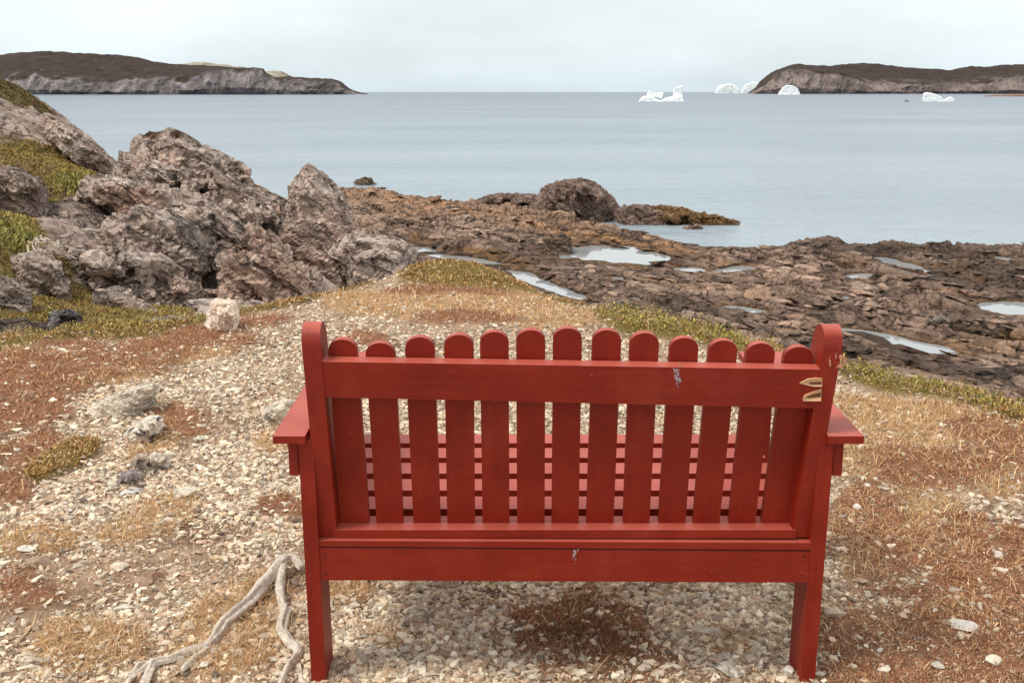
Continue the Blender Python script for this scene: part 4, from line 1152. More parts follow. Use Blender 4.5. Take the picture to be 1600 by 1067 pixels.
# pools: px centre, radii, angle, water level above the sea
POOLS = [(955, 399, 86, 13, 3, .10), (852, 445, 66, 8.5, 20, .12), (1080, 423, 26, 4.5, 3, .30), (1150, 421, 32, 4.5, -2, .30), (1400, 536, 100, 9.5, 11, .45), (1580, 482, 52, 11, 5, .30),
         (1415, 416, 52, 6, 14, .25), (1480, 436, 50, 2.5, 9, .25), (1340, 433, 30, 4.5, -3, .30), (1315, 467, 17, 3.5, 0, .40), (1160, 485, 34, 5, 6, .45), (957, 436, 15, 4, 3, .3), (1495, 408, 16, 3, 0, .3), (1572, 406, 22, 3, 8, .3),
         (664, 393, 24, 7, 8, .12), (725, 406, 55, 4.5, 8, .12), (990, 468, 12, 3, 10, .4), (1240, 470, 16, 2.5, 3, .4)]
PN1 = PN2 = None
def pool_q(x, y, b, lvl):
    P = xyz(x, y, SEA + lvl); px, py = proj(P)
    px = px + 16 * PN1; py = py + (b[3] * 0.8) * PN2
    an = math.radians(b[4]); dx, dy = px - b[0], py - b[1]
    u = (dx * math.cos(an) + dy * math.sin(an)) / b[2]; v = (-dx * math.sin(an) + dy * math.cos(an)) / b[3]
    return np.sqrt(u * u + v * v)

pyr = np.concatenate([np.linspace(268, 640, 520), np.linspace(640, 800, 40)[1:]])
Ds = UZ(800, pyr, SEA)[1][::-1]
A, D, X, Y = polar_grid(math.radians(-42), math.radians(50), 1250, Ds)
ds = shore_r(A) - D
S0 = X * .53 - Y * .85; T0 = X * .85 + Y * .52
wob = 1.1 * fbm(xyz(X, Y) * 0.13, 3, 311)
s1, t1 = S0, T0 + wob
rg1 = ridged(xyz(s1 * .055, t1 * .19), 4, 312)
rg2 = ridged(xyz(s1 * .20, t1 * .62), 4, 313)
rg3 = ridged(xyz(s1 * .9, t1 * 2.2), 3, 314)
saw = lambda v: (v - np.floor(v))
sw1 = saw(t1 / 2.6 + 0.8 * fbm(xyz(s1 * .10, t1 * .2), 3, 315)); sw2 = saw(-t1 / 0.8 + 1.1 * fbm(xyz(s1 * .3, t1 * .5), 3, 316))
Pq = np.stack([s1 * .45, t1 * 1.1, 0 * s1], -1)
f1, e1 = facet(Pq / 1.5, 317); f2, e2 = facet(Pq / 0.55 + np.array([.3, .1, 0]) * rg2[..., None] * np.array([1, 1, 0]), 318); f3, e3 = facet(np.stack([s1 * .7, t1, 0 * s1], -1) / 0.28, 320)
f2s = np.clip(f2, -.6, .6)
low = fbm(xyz(X, Y) * 0.06, 3, 319)
px0, py0 = proj(xyz(X, Y, SEA + .5))
high = blob(px0, py0, [(600, 345, 95, 26, 10), (700, 350, 120, 22, 8), (800, 350, 60, 14, 5), (560, 320, 60, 14), (1180, 440, 120, 18, 8), (1350, 390, 160, 5, 1), (1500, 395, 160, 6, 1), (1000, 460, 120, 18, 15), (1300, 490, 120, 14, 10)])
h = 0.22 + 0.22 * low + 0.26 * rg1 + 0.16 * rg2 + 0.06 * rg3 + 0.20 * (sw1 - .5) + 0.08 * (sw2 - .5) + 0.34 * f1 + 0.24 * f2 + 0.12 * f3 + 0.34 * high - 0.22 * (1 - sstep(0, .14, e1)) - 0.10 * (1 - sstep(0, .14, e2))
h = 0.75 * h + 0.25
h = h * sstep(-0.5, 5, ds) + (-1.6 + 0.15 * rg1) * (1 - sstep(-2.5, 1.5, ds)) * 1.0
h = h + 0.030 * np.clip(38 - D, 0, 20) * (D < 38)
wet = np.zeros_like(h)
PN1 = fbm(xyz(X, Y) * 0.35, 3, 301); PN2 = fbm(xyz(X, Y) * 0.5 + np.array([4., 4, 0]), 3, 302)
Rxy = np.hypot(X, Y)
for b in POOLS:
    q = pool_q(X, Y, b, b[5])
    rim = 1 - sstep(1.0, 2.6, q)
    dc = np.hypot(*UZ(b[0], b[1], SEA + b[5])[:2]); dn = np.hypot(*UZ(b[0], b[1] + b[3], SEA + b[5])[:2])
    qpx, qpy = proj(xyz(X, Y, SEA + b[5]))
    t_ = math.tan(math.radians(b[4])); side = np.abs(qpx - b[0]) / b[2]
    dl = np.interp(qpx, [b[0] - 1.3 * b[2], b[0] + 1.3 * b[2]], [np.hypot(*UZ(b[0], b[1] - 1.3 * b[2] * t_ + 0.6 * b[3], SEA + b[5])[:2]), np.hypot(*UZ(b[0], b[1] + 1.3 * b[2] * t_ + 0.6 * b[3], SEA + b[5])[:2])])
    infront = dl - Rxy
    cap = b[5] + 0.06 + 0.06 * np.maximum(infront, 0) + 0.10 * f2s
    wgt = (infront > -0.5) * (infront < 16) * (1 - sstep(1.0, 1.5, side))
    h = np.where(wgt > 0, h * (1 - wgt) + np.minimum(h, cap) * wgt, h)
    h = h * (1 - rim) + rim * (b[5] + 0.10 * rg2 * (q > .8) + 0.04)           # level ground around the pool
    h = np.where(q < 1.12, h - 0.55 * (1 - sstep(0.80, 1.12, q)), h)
    wet = np.maximum(wet, 1 - sstep(0.9, 1.6, q))
h = np.where(ds > 3.5, np.maximum(h, 0.02), h)
h = np.maximum(h, -2.2)
Zs = SEA + h
Psh = np.stack([X, Y, Zs], -1)
v1 = fbm(np.stack([s1 * .5, t1 * 1.3, h], -1), 4, 321); v2 = fbm(np.stack([s1 * 2.0, t1 * 3.6, h * 4], -1), 4, 322) + .35 * f2s
dry = np.clip(0.42 + 0.55 * h - 0.1 + 0.7 * v1 + 0.35 * v2, 0, 1)
crk = mixc(np.array([.075, .048, .036]), np.array([.36, .272, .218]), sstep(.15, 1.05, dry))
crk = crk * (1 - .5 * (1 - sstep(0, .10, e2)) * (h < .8))[..., None]
pink = blob(px0, py0, [(1160, 448, 60, 16), (880, 380, 60, 10), (600, 350, 50, 12), (1400, 490, 60, 10), (1080, 450, 60, 14)])
crk = mixc(crk, np.array([.40, .29, .22])[None, None] * (1 + .4 * v2[..., None]), 0.5 * pink * sstep(-.1, .2, v1))
kelp = sstep(0.05, 0.35, fbm(np.stack([s1 * .12, t1 * .4, 0 * s1], -1), 4, 323) + 0.30 * (0.55 - h)) * (1 - sstep(0.4, 1.0, h))
kelp = np.maximum(kelp * 0.85, wet * 0.75)
ckelp = mixc(np.array([.085, .046, .020]), np.array([.27, .16, .06]), np.clip(.5 + v2, 0, 1))
crk = mixc(crk, ckelp, np.clip(kelp, 0, 1))
rust = blob(px0, py0, [(640, 322, 120, 13, 6), (850, 352, 100, 12, 8), (560, 308, 50, 10), (1000, 372, 60, 8, 10), (700, 335, 100, 10)]) * sstep(-.25, .25, v1 + .1)
crk = mixc(crk, np.array([.40, .235, .125])[None, None] * (1 + .7 * v2[..., None]), .75 * np.clip(rust, 0, 1))
dark = blob(px0, py0, [(1110, 492, 110, 12, 4), (1450, 578, 150, 24, 12), (1560, 600, 80, 20, 12), (1300, 560, 60, 12, 10), (1420, 392, 180, 9, 1), (1560, 430, 100, 26, 4), (1300, 388, 90, 6), (770, 410, 60, 6), (1500, 520, 80, 8, 10)])
crk = crk * (1 - 0.55 * np.clip(dark + .3 * v1, 0, 1) * (dark > .15))[..., None]
crk = crk * np.array([1.08, .97, .885]) * (.55 + .45 * sstep(.02, .38, h))[..., None]
shore = mesh_np('rocky_shore', Psh.reshape(-1, 3), grid_faces(*X.shape), M_SHORE, crk.reshape(-1, 3), smooth=False)
# angular blocks broken from the shelf, lying along its strike
nb = 5200
pxb = rng.uniform(480, 1750, nb * 4); pyb = 296 + 340 * rng.random(nb * 4) ** .9
gb = UZ(pxb, pyb, SEA + .3); rb = np.hypot(gb[0], gb[1]); ab = np.arctan2(gb[0], gb[1])
keep = (shore_r(ab) - rb > .5) & (rb < Ds.max()) & (rb > Ds.min()) & (fbm(xyz(gb[0], gb[1]) * .25, 3, 330) + .25 * rng.random(len(rb)) > .02)
for b in POOLS:
    an = math.radians(b[4]); dx, dy = pxb - b[0], pyb - b[1]
    keep &= ((dx * math.cos(an) + dy * math.sin(an)) / b[2]) ** 2 + ((-dx * math.sin(an) + dy * math.cos(an)) / (b[3] + 2)) ** 2 > 1.2
gb, rb, ab = gb[:, keep][:, :nb], rb[keep][:nb], ab[keep][:nb]
ri = np.clip(np.searchsorted(Ds, rb), 0, len(Ds) - 1); ci_ = np.clip(((ab - A[0, 0]) / (A[0, -1] - A[0, 0]) * (A.shape[1] - 1)).round().astype(int), 0, A.shape[1] - 1)
zb = Zs[ri, ci_]; cb = crk[ri, ci_]
nb = len(rb)
sz = np.clip(np.exp(rng.normal(math.log(.20), .55, nb)), .07, .8)
which = rng.integers(0, len(TEMPL), nb); Vs, Fs, Cs = [], [], []; off = 0
strike = math.atan2(-.85, .53)
for k, (TV, TF) in enumerate(TEMPL):
    idx = np.where(which == k)[0]; n_ = len(idx)
    a_ = strike + rng.normal(0, .35, n_); tl = rng.normal(.25, .3, n_)
    v = TV[None] * sz[idx][:, None, None] * np.array([1.8, .9, .6]) * (1 + .25 * rng.normal(size=(n_, 1, 3))).clip(.5, 1.6)
    cy_, sy_ = np.cos(tl)[:, None], np.sin(tl)[:, None]
    v = np.stack([v[..., 0], v[..., 1] * cy_ - v[..., 2] * sy_, v[..., 1] * sy_ + v[..., 2] * cy_], -1)
    ca, sa = np.cos(a_)[:, None], np.sin(a_)[:, None]
    v = np.stack([v[..., 0] * ca - v[..., 1] * sa, v[..., 0] * sa + v[..., 1] * ca, v[..., 2]], -1)
    v += np.stack([gb[0][idx], gb[1][idx], zb[idx] + .05 * sz[idx]], -1)[:, None]
    Vs.append(v.reshape(-1, 3)); Fs.append((TF[None] + (np.arange(n_) * len(TV))[:, None, None] + off).reshape(-1, 3)); off += n_ * len(TV)
    Cs.append(np.repeat(np.clip(cb[idx] * rng.uniform(.7, 1.6, n_)[:, None], .03, .5), len(TV), 0))
tag(mesh_np('rubble', np.concatenate(Vs), np.concatenate(Fs), M_SHORE, np.concatenate(Cs), smooth=False), 'angular broken rock strewn along the tidal shelf', kind='stuff')
tag(shore, 'broad brown tidal rock shelf with pools', kind='structure')

tick('water')
# ------------------------------------------------------------------ water
def water_mat(name, deep, rough, waves, spec=0.5):
    m, nt, b = newmat(name); L = nt.links.new
    b.inputs['Base Color'].default_value = (*deep, 1); b.inputs['Roughness'].default_value = rough
    b.inputs['IOR'].default_value = 1.333; b.inputs['Specular IOR Level'].default_value = spec
    tc = nt.nodes.new('ShaderNodeTexCoord'); prev = None
    for sc, st, di, sx in waves:
        mp = nt.nodes.new('ShaderNodeMapping'); mp.inputs['Scale'].default_value = (sx, 1, 1); mp.inputs['Rotation'].default_value = (0, 0, 0.25)
        L(tc.outputs['Object'], mp.inputs[0])
        nz = N(nt, 'ShaderNodeTexNoise', Scale=sc, Detail=4.0, Roughness=0.6); L(mp.outputs[0], nz.inputs['Vector'])
        bp = N(nt, 'ShaderNodeBump', Strength=st, Distance=di); L(nz.outputs['Fac'], bp.inputs['Height'])
        if prev: L(prev.outputs[0], bp.inputs['Normal'])
        prev = bp
    if prev: L(prev.outputs[0], b.inputs['Normal'])
    return m
M_SEA = water_mat('sea_water', (.36, .44, .48), 0.22, ((0.05, 0.5, 2.2, .5), (0.30, 0.9, 1.3, .45), (1.3, 1.0, 0.38, .5)), 0.30)
nt = M_SEA.node_tree; L = nt.links.new
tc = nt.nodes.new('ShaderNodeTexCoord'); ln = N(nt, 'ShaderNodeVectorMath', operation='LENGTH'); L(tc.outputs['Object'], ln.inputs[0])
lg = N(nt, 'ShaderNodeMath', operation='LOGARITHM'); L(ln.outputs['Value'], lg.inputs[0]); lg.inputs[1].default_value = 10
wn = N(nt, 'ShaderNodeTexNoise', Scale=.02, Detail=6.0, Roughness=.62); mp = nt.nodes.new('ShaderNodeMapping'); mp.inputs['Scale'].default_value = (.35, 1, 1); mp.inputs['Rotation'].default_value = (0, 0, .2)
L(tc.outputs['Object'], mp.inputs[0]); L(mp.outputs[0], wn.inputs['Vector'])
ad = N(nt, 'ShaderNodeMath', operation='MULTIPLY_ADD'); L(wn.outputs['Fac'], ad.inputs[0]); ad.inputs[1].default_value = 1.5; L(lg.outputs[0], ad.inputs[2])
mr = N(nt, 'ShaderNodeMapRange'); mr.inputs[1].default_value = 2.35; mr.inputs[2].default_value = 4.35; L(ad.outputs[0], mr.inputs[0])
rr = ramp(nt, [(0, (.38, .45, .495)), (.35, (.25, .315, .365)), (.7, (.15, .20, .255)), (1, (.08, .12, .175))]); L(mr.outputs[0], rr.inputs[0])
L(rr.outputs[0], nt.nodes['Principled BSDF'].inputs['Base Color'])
M_POOL = water_mat('pool_water', (.34, .36, .37), 0.03, ((1.2, 0.04, 0.02, 1),), 1.0)
Rm = 60000.0
bm = bmesh.new()
# sea: concentric rings so that near waves stay well sampled; starts under the shore
rings = [8, 20, 40, 60, 80, 110, 150, 220, 350, 600, 1000, 2000, 4000, 8000, 16000, 32000, Rm]
azs = np.linspace(-math.pi, math.pi, 73)
V = np.array([[r * math.sin(a), r * math.cos(a), SEA] for r in rings for a in azs])
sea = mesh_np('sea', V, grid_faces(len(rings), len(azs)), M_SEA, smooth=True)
tag(sea, 'calm grey blue sea reaching the horizon', kind='structure')
bm.free()
for i, b in enumerate(POOLS):
    lvl = b[5]
    an = math.radians(b[4]); ring = []
    for k in range(36):
        a_ = 2 * math.pi * k / 36
        u, v = b[2] * 1.22 * math.cos(a_), b[3] * 1.22 * math.sin(a_)
        p = UZ(b[0] + u * math.cos(an) - v * math.sin(an), b[1] + u * math.sin(an) + v * math.cos(an), SEA + lvl + 0.004 * i / 20)
        ring.append([float(q) for q in p])
    bm = bmesh.new(); bm.faces.new([bm.verts.new(p) for p in ring])
    o = obj_bm('tide_pool', bm, M_POOL)
    tag(o, 'still tide pool in the rock shelf', kind='structure')

tick('rocks standing in the water')
# ------------------------------------------------------------------ rocks standing in the water
DK = (np.array([.25, .175, .14]), np.array([.42, .30, .24]), np.array([.12, .08, .06]))
def weed_tint(lo, hi, colr=(.20, .115, .04)):
    def f(V, n, c):
        t = 1 - sstep(lo, hi, V[:, 2] - SEA + .25 * fbm(V * .9, 3, 7))
        return mixc(c, np.array(colr)[None] * (1 + .5 * fbm(V * 3, 3, 8))[:, None], t * .85)
    return f
dome = [chunk([(832, 312), (846, 294), (862, 286), (880, 280), (905, 279), (920, 282), (938, 290), (955, 306), (968, 320), (960, 340), (930, 352), (880, 352), (845, 335)], 79.5, 3.0, base=-9),
        chunk([(880, 300), (930, 300), (960, 330), (935, 350), (885, 345)], 77.5, 1.5, base=-9), chunk([(840, 305), (870, 290), (880, 320), (850, 335)], 79, 1.5)]
rock_thing('rock_dome', dome + rand_chunks(40, [(838, 320), (862, 288), (900, 281), (938, 292), (962, 325), (930, 348), (870, 345)], lambda x, y: 76.6, 41, 6, 20, 50), 0.12, 0.22, 2.0, 401, 'big rounded dark brown rock standing between shore and open water', 'rock', palette=DK, k=1.6, tint=weed_tint(-.2, .35))
reef = [chunk([(735, 316), (752, 309), (780, 303), (800, 304), (835, 303), (850, 312), (840, 328), (780, 322)], 84, 2.0, base=-9),
        chunk([(735, 317), (760, 306), (785, 301), (800, 312), (770, 320)], 86, 1.2, base=-9)]
rock_thing('rock_reef', reef + rand_chunks(25, [(738, 318), (755, 307), (800, 304), (845, 308), (835, 325)], lambda x, y: 81.5, 42, 4, 12, 20), 0.12, 0.18, 1.4, 411, 'low dark reef stretching left from the rounded rock', 'reef', palette=DK, k=1.6)
reef2 = [chunk([(958, 330), (970, 321), (992, 318), (1015, 322), (1050, 335), (1062, 348), (1010, 354), (975, 350)], 76, 1.6, base=-9)]
rock_thing('rock_hump', reef2, 0.11, 0.2, 1.4, 421, 'smooth grey brown rock hump right beside the rounded rock', 'rock', palette=DK, k=1.6)
reef3 = [chunk([(1005, 324), (1040, 321), (1075, 327), (1100, 333), (1090, 350), (1030, 350)], 78, 1.5, base=-9),
         chunk([(1060, 331), (1110, 334), (1145, 343), (1166, 351), (1140, 355), (1080, 355)], 75.5, 1.3, base=-9)]
rock_thing('rock_reef', reef3 + rand_chunks(40, [(1010, 325), (1075, 328), (1160, 351), (1090, 354), (1030, 350)], lambda x, y: 75.2, 43, 4, 12, 12), 0.10, 0.22, 1.0, 431, 'orange brown weed covered reef tapering out to the right into the sea', 'reef', palette=(np.array([.24, .135, .06]), np.array([.36, .22, .11]), np.array([.10, .06, .035])), k=1.2)
rock_thing('boulder', [chunk([(1066, 358), (1074, 352), (1090, 351), (1099, 356), (1096, 364), (1070, 364)], 72.5, .7, base=-8.5)], 0.07, 0.2, .8, 441, 'small dark boulder awash in the inlet below the reef', 'boulder', palette=DK)
rock_thing('islet', [chunk([(553, 287), (560, 280), (571, 277), (580, 279), (587, 286), (570, 289)], 108, .9, base=-8.5)], 0.10, 0.3, 1.0, 451, 'tiny brown islet alone in the water beyond the spire', 'islet', palette=(np.array([.25, .17, .11]), np.array([.36, .26, .17]), DK[2]))
for k, (poly, D_, lab) in enumerate([
    ([(560, 352), (566, 343), (590, 340), (593, 352), (588, 363), (565, 362)], 70, 'pale tan block of rock in the shore shelf just right of the spire'),
    ([(594, 356), (596, 341), (625, 343), (648, 347), (644, 360), (610, 362)], 69, 'long flat topped tan block beside the smaller tan block'),
    ([(798, 402), (805, 395), (822, 393), (832, 398), (830, 405), (805, 406)], 57.5, 'small dark rock at the left end of the biggest tide pool'),
    ([(845, 388), (848, 372), (880, 366), (893, 372), (892, 386), (865, 388)], 60.5, 'smooth tan rock face above the biggest tide pool'),
    ([(1080, 448), (1090, 440), (1105, 438), (1118, 444), (1116, 455), (1090, 458)], 48.5, 'light pinkish rock standing out in the middle of the shelf'),
    ([(1440, 515), (1452, 497), (1470, 492), (1495, 505), (1505, 522), (1470, 525)], 39.0, 'rounded grey brown rock hump above the long pool at right'),
    ([(1225, 388), (1262, 379), (1282, 379), (1302, 386), (1290, 395), (1240, 394)], 61.5, 'dark knob of rock at the outer edge of the shelf on the right'),
    ([(1330, 390), (1342, 382), (1365, 382), (1375, 390), (1350, 395)], 61, 'second dark knob along the outer edge of the shelf'),
    ([(940, 478), (955, 470), (985, 472), (1000, 484), (980, 492), (948, 490)], 40, 'grey rock just beyond the brow of the grassy point')]):
    pal_ = (np.array([.26, .19, .14]), np.array([.37, .28, .21]), np.array([.15, .10, .075])) if ('tan' in lab or 'light' in lab) else DK
    pal_ = (ROCK_A * .52, ROCK_B * .5, ROCK_C * .52) if 'grey' in lab else pal_
    rock_thing('shore_rock', [chunk(poly, D_, .9, base=-8.0)], 0.06, 0.18, .9, 460 + k * 3, lab, 'rock', palette=pal_)

tick('distant headlands')
# ------------------------------------------------------------------ distant headlands
M_HEAD = attr_mat('headland_rock_and_heath', 0.95, 0.1, (), ((0.03, 0.25), (0.09, 0.25)))
def headland(name, label, ridge, clifft, wy, depth, seed, heath, cliff, nx=520, cliff_px=2.6):
    """ridge, clifft: photo outlines of skyline and cliff top; wy: waterline row"""
    ridge, clifft = np.array(ridge, float), np.array(clifft, float)
    D0 = float(UZ(800, wy, SEA)[1])
    xs = np.linspace(ridge[0, 0], ridge[-1, 0], nx)
    ry = np.interp(xs, ridge[:, 0], ridge[:, 1]); cy = np.interp(xs, clifft[:, 0], clifft[:, 1])
    ry = ry + 0.5 * fbm(xyz(xs * .06, 0 * xs), 4, seed)
    us = np.concatenate([np.linspace(0, 1, 40), np.linspace(1, 2, 40)[1:], np.linspace(2, 3, 8)[1:]])
    Vx = np.zeros((len(us), nx, 3)); hf = np.zeros((len(us), nx))
    for i, u in enumerate(us):
        if u <= 1:
            D = D0 + 0.06 * depth * u ** 1.2; zc = U(xs, cy, D0 + .06 * depth)[2]; z = SEA - 4 + (zc - SEA + 4) * u ** 0.9
        elif u <= 2:
            t = u - 1; D = D0 + depth * (0.06 + 0.5 * t); zc = U(xs, cy, D0 + .06 * depth)[2]; zr = U(xs, ry, D0 + .56 * depth)[2]
            z = zc + (np.maximum(zr, zc) - zc) * (t ** 0.85)
        else:
            t = u - 2; D = D0 + depth * (0.56 + .6 * t); zr = np.maximum(U(xs, ry, D0 + .56 * depth)[2], U(xs, cy, D0 + .06 * depth)[2]); z = zr + (SEA - 10 - zr) * t ** 1.6
        X_ = (xs - 800) / FPX * (D0 * CP) / 1.0 * 1.0
        k = D / (CP + SP * (533.5 - wy) / FPX)
        Vx[i, :, 0] = (xs - 800) / FPX * k; Vx[i, :, 1] = D; Vx[i, :, 2] = z; hf[i] = u
    S_ = depth / 900.0
    cl = np.clip(hf, 0, 1) * np.clip(1.25 - hf, 0, 1) * 4
    Pn = Vx / (70 * S_)
    gul = ridged(Pn * np.array([1, .6, .35]), 5, seed + 1)
    Vx[..., 1] -= cl.clip(0, 1) * gul * 34 * S_
    Vx[..., 2] += np.where(hf > .15, 1, 0) * fbm(Pn * 1.7, 4, seed + 2) * 6 * S_ * np.clip(2 - np.abs(hf - 1.2), .2, 1)
    n = fbm(Pn * 1.2, 5, seed + 3); n2 = fbm(Pn * np.array([5, 4, 2.0]), 4, seed + 4); n3 = fbm(Pn * .35, 3, seed + 6)
    edge = hf + 0.55 * n + .3 * n3
    top = sstep(0.86, 1.12, edge)
    cc = mixc(cliff[0], cliff[1], np.clip(.42 + .9 * n2 + .6 * gul + .5 * n3, 0, 1))
    cc = cc * (.62 + .5 * sstep(-.25, .3, n3 + .5 * n))[..., None]
    hh = mixc(heath[0], heath[1], np.clip(.5 + .9 * n + .5 * n2, 0, 1))
    c = mixc(cc, hh, top)
    c = mixc(c, np.array([.10, .085, .075])[None, None], sstep(.10, .0, hf))
    o = mesh_np(name, Vx.reshape(-1, 3), grid_faces(*hf.shape), M_HEAD, c.reshape(-1, 3), smooth=False)
    tag(o, label, kind='structure')
    return o
PALECL = (np.array([.075, .066, .066]), np.array([.27, .235, .23])); PURPCL = (np.array([.075, .06, .058]), np.array([.25, .20, .18]))
DKHEATH = (np.array([.034, .025, .022]), np.array([.072, .052, .040]))
headland('hills', 'long dark headland with pale cliffs at left', [(-500, 100), (-200, 92), (0, 87), (40, 82), (75, 80), (100, 81), (160, 85), (205, 87), (240, 95), (272, 101), (330, 103), (380, 107), (400, 106), (414, 108), (417, 114), (430, 122), (450, 120), (480, 122), (520, 124), (533, 128), (545, 138), (556, 143), (566, 146), (575, 147.5)],
         [(-500, 130), (0, 124), (60, 118), (110, 124), (160, 130), (220, 123), (270, 124), (300, 120), (330, 112), (380, 108), (413, 109), (418, 116), (432, 124), (450, 123), (520, 127), (533, 131), (545, 141), (560, 146), (575, 147.8)], 148.0, 900, 601, DKHEATH, PALECL, nx=700)
headland('hills', 'pale bare hill behind the left headland', [(255, 110), (280, 101), (300, 98.5), (317, 97), (335, 99.5), (375, 104), (400, 108), (412, 111), (430, 110.5), (442, 111), (456, 119), (470, 124)],
         [(255, 135), (470, 135)], 147.0, 1200, 621, (np.array([.22, .185, .13]), np.array([.42, .38, .31])), PALECL, nx=240)
headland('hills', 'brown headland with purple cliffs at right', [(1168, 146.6), (1180, 138), (1186, 128), (1197, 118), (1210, 110), (1232, 102), (1245, 100), (1270, 103), (1290, 103), (1320, 100), (1340, 98.5), (1370, 99.5), (1400, 105), (1440, 107), (1480, 109.5), (1495, 107), (1512, 104), (1535, 105), (1565, 101), (1600, 101), (1800, 95), (2100, 100)],
         [(1168, 146.8), (1182, 139), (1190, 130), (1205, 119), (1230, 110), (1270, 110), (1310, 115), (1345, 128), (1400, 130), (1440, 130), (1500, 131), (1560, 124), (1600, 122), (2100, 122)], 147.0, 1100, 641, DKHEATH, PURPCL, nx=700)
headland('hills', 'reddish low spit of land in front of the right headland', [(1536, 150.6), (1550, 149.0), (1575, 148.2), (1600, 147.6), (1800, 146)], [(1536, 151), (1560, 149.9), (1600, 149.3), (1800, 149)], 151.2, 300, 661, (np.array([.22, .11, .08]), np.array([.30, .17, .12])), (np.array([.2, .11, .085]), np.array([.33, .2, .15])), nx=160)

tick('icebergs')
# ------------------------------------------------------------------ icebergs
m, nt, b = newmat('iceberg_ice'); L = nt.links.new
b.inputs['Base Color'].default_value = (.92, .94, .94, 1); b.inputs['Roughness'].default_value = .6
tc = nt.nodes.new('ShaderNodeTexCoord'); nz = N(nt, 'ShaderNodeTexNoise', Scale=.12, Detail=6.0); L(tc.outputs['Object'], nz.inputs['Vector'])
r = ramp(nt, [(.3, (.84, .92, .93)), (.6, (.96, .96, .95))]); L(nz.outputs['Fac'], r.inputs[0]); L(r.outputs[0], b.inputs['Base Color'])
M_ICE = m
def iceberg(polys, wy, label, seed, D=None, sub=1.0):
    D = D or float(UZ(800, wy, SEA)[1]); px = D / FPX
    ch = []
    for q_, dz in polys:
        pass
    for p_, dz in polys:
        w = (max(q[0] for q in p_) - min(q[0] for q in p_)) * px
        ch.append(chunk(p_, D + dz * px, w * .33, front=.92, base=SEA - 4 * px if max(q[1] for q in p_) > wy - 1 else None))
    V, Nn, F = fuse(ch, px * .55)
    cell = 7 * px
    f1, e1 = facet(V / cell, seed); f2, _ = facet(V / (cell * .4), seed + 1)
    V = V + Nn * (px * (0.55 * f1 + .3 * f2))[:, None]
    org = np.array([V[:, 0].mean(), V[:, 1].mean(), SEA])
    o = mesh_np('iceberg', V - org, F, M_ICE, None, smooth=True); o.location = org
    tag(o, label, 'iceberg')
iceberg([([(998, 159.5), (1003, 152), (1008, 150.2), (1013, 152), (1030, 156.5), (1030, 159.5)], 0), ([(1010, 153), (1011, 147), (1014, 141.5), (1016, 145), (1023, 147.5), (1024, 153)], 2), ([(1016, 145), (1026, 146.2), (1037, 145.2), (1034, 153.5), (1026, 153)], 3),
         ([(1028, 159.5), (1040, 153.5), (1052, 151), (1066, 152), (1069, 158.6)], 0), ([(1051, 154), (1052, 146), (1053, 139), (1056, 137.2), (1062, 137), (1064, 135), (1067, 134), (1067.5, 145), (1067, 156)], 1)], 158.8, 'two horned white iceberg with a tall right tower, nearest the middle of the sea', 701)
iceberg([([(1117.5, 144.8), (1120, 139), (1124, 134), (1133, 132.4), (1142, 131), (1150, 135), (1155, 141), (1156, 144.8)], 0)], 144.6, 'broad flat topped iceberg on the horizon left of the right headland', 711, D=7000)
iceberg([([(1158.5, 144.8), (1162, 136), (1168, 131), (1176, 128.6), (1184, 130), (1192, 144.8)], 0)], 144.6, 'rounded iceberg partly hidden behind the tip of the right headland', 721, D=7200)
iceberg([([(1214.5, 148.6), (1222, 143), (1222.5, 137), (1229, 133.5), (1238, 134), (1247, 139), (1249.5, 148.6)], 0), ([(1214, 148.4), (1220, 145.6), (1247, 145), (1250, 148.4)], -1)], 148.3, 'dome shaped iceberg floating in front of the right headland cliffs', 731)
iceberg([([(1442.5, 159.6), (1443, 152), (1441.8, 147.5), (1446, 144.6), (1454, 145.8), (1463, 148), (1472, 152), (1474, 159.6)], 0), ([(1470, 159.6), (1475, 156), (1484, 151), (1491, 154), (1490, 158.6), (1484, 159.6)], 1)], 159.2, 'low lumpy iceberg with a small second hump at the far right', 741)
bm = bmesh.new()
p0 = U(1417, 157, 1050); 
prism(bm, [(p0[0] - 1.8, p0[1], SEA - .2), (p0[0] + 1.8, p0[1], SEA - .2), (p0[0] + 2.4, p0[1], SEA + .7), (p0[0] - 2.2, p0[1], SEA + .6)], [(p0[0] - 1.6, p0[1] + 1.6, SEA - .2), (p0[0] + 1.6, p0[1] + 1.6, SEA - .2), (p0[0] + 2, p0[1] + 1.8, SEA + .7), (p0[0] - 2, p0[1] + 1.8, SEA + .6)])
prism(bm, [(p0[0] - .7, p0[1] + .3, SEA + .6), (p0[0] + .5, p0[1] + .3, SEA + .6), (p0[0] + .4, p0[1] + .3, SEA + 1.5), (p0[0] - .6, p0[1] + .3, SEA + 1.5)], [(p0[0] - .7, p0[1] + 1.3, SEA + .6), (p0[0] + .5, p0[1] + 1.3, SEA + .6), (p0[0] + .4, p0[1] + 1.3, SEA + 1.5), (p0[0] - .6, p0[1] + 1.3, SEA + 1.5)])
tag(obj_bm('small_boat', bm, plain_mat('dark_hull', (.04, .04, .05), (.08, .08, .09), 3)), 'tiny dark boat just left of the far right iceberg', 'boat')

tick('sky, light, camera')
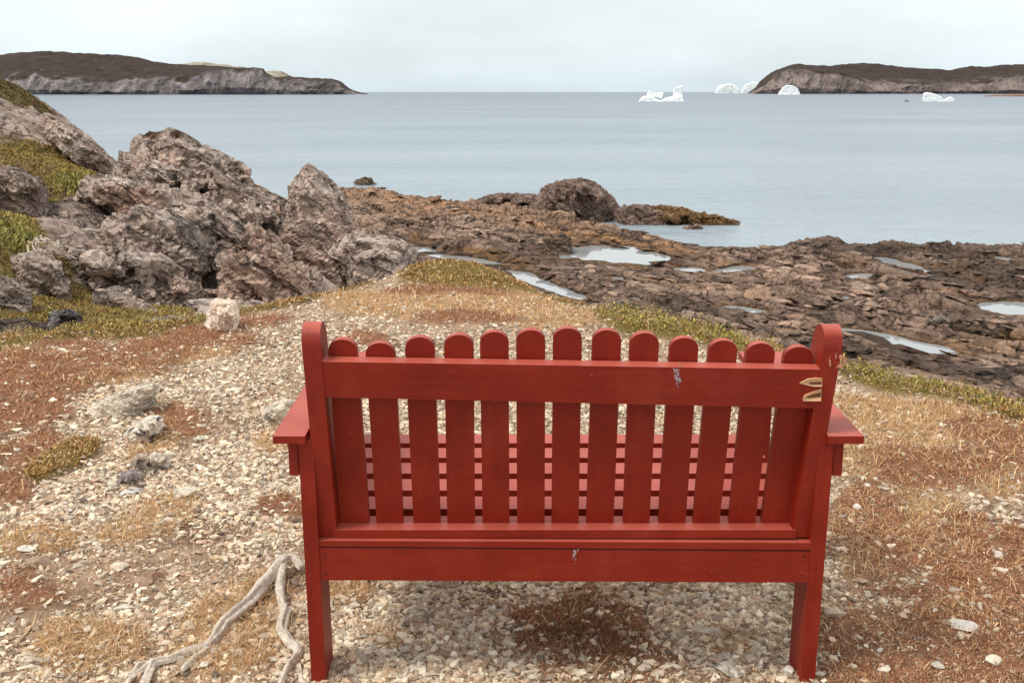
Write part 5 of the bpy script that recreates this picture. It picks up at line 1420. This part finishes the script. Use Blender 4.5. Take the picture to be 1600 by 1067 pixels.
# ------------------------------------------------------------------ sky, light, camera
w = bpy.data.worlds.new('World'); scene.world = w; w.use_nodes = True
nt = w.node_tree; L = nt.links.new; bg = nt.nodes['Background']
sky = nt.nodes.new('ShaderNodeTexSky'); sky.sky_type = 'NISHITA'; sky.sun_disc = False
SUN_EL, SUN_AZ = math.radians(58), math.radians(-115)      # azimuth from +Y towards +X
sky.sun_elevation = SUN_EL; sky.sun_rotation = SUN_AZ
sky.air_density = 1.0; sky.dust_density = 1.5; sky.ozone_density = 1.0
tc = nt.nodes.new('ShaderNodeTexCoord')
mp = nt.nodes.new('ShaderNodeMapping'); mp.inputs['Scale'].default_value = (1.0, 1.0, 3.4); L(tc.outputs['Generated'], mp.inputs[0])
nz = N(nt, 'ShaderNodeTexNoise', Scale=2.6, Detail=7.0, Roughness=.55); L(mp.outputs[0], nz.inputs['Vector'])
sep = nt.nodes.new('ShaderNodeSeparateXYZ'); L(tc.outputs['Generated'], sep.inputs[0])
cov = N(nt, 'ShaderNodeMapRange'); cov.inputs[1].default_value = .3; cov.inputs[2].default_value = .7; cov.inputs[3].default_value = .62; cov.inputs[4].default_value = 1.0
L(nz.outputs['Fac'], cov.inputs[0])
CLOUD = (9.6, 9.8, 9.75, 1)
LOWC = (7.2, 8.35, 9.0, 1)
mx = N(nt, 'ShaderNodeMix', data_type='RGBA'); L(cov.outputs[0], mx.inputs[0]); L(sky.outputs[0], mx.inputs[6]); el = N(nt, 'ShaderNodeMapRange'); el.inputs[1].default_value = 0.0; el.inputs[2].default_value = 0.11; L(sep.outputs['Z'], el.inputs[0])
mc = N(nt, 'ShaderNodeMix', data_type='RGBA'); L(el.outputs[0], mc.inputs[0]); mc.inputs[6].default_value = LOWC; mc.inputs[7].default_value = CLOUD; L(mc.outputs[2], mx.inputs[7])
L(mx.outputs[2], bg.inputs['Color']); bg.inputs['Strength'].default_value = 0.074
sl = bpy.data.lights.new('sun', 'SUN'); sl.energy = 1.5; sl.angle = math.radians(18); sl.color = (1, .93, .82)
so = bpy.data.objects.new('sun', sl); COL.objects.link(so)
sdv = Vector((math.cos(SUN_EL) * math.sin(SUN_AZ), math.cos(SUN_EL) * math.cos(SUN_AZ), math.sin(SUN_EL)))
so.rotation_euler = (-sdv).to_track_quat('-Z', 'Y').to_euler(); so.location = (0, 0, 60)

cam = bpy.data.cameras.new('camera'); co = bpy.data.objects.new('camera', cam); COL.objects.link(co)
co.location = (0, 0, CAMH); co.rotation_euler = (math.pi / 2 - PITCH, 0, 0)
cam.sensor_fit = 'HORIZONTAL'; cam.sensor_width = 36; cam.lens = 36 * FPX / 1600; cam.clip_start = .05; cam.clip_end = 120000
scene.camera = co
vs = scene.view_settings
vs.view_transform = 'Standard'; vs.look = 'None'; vs.exposure = 0.63; vs.gamma = 1; vs.use_curve_mapping = False
scene.cycles.max_bounces = 6; scene.cycles.use_denoising = True
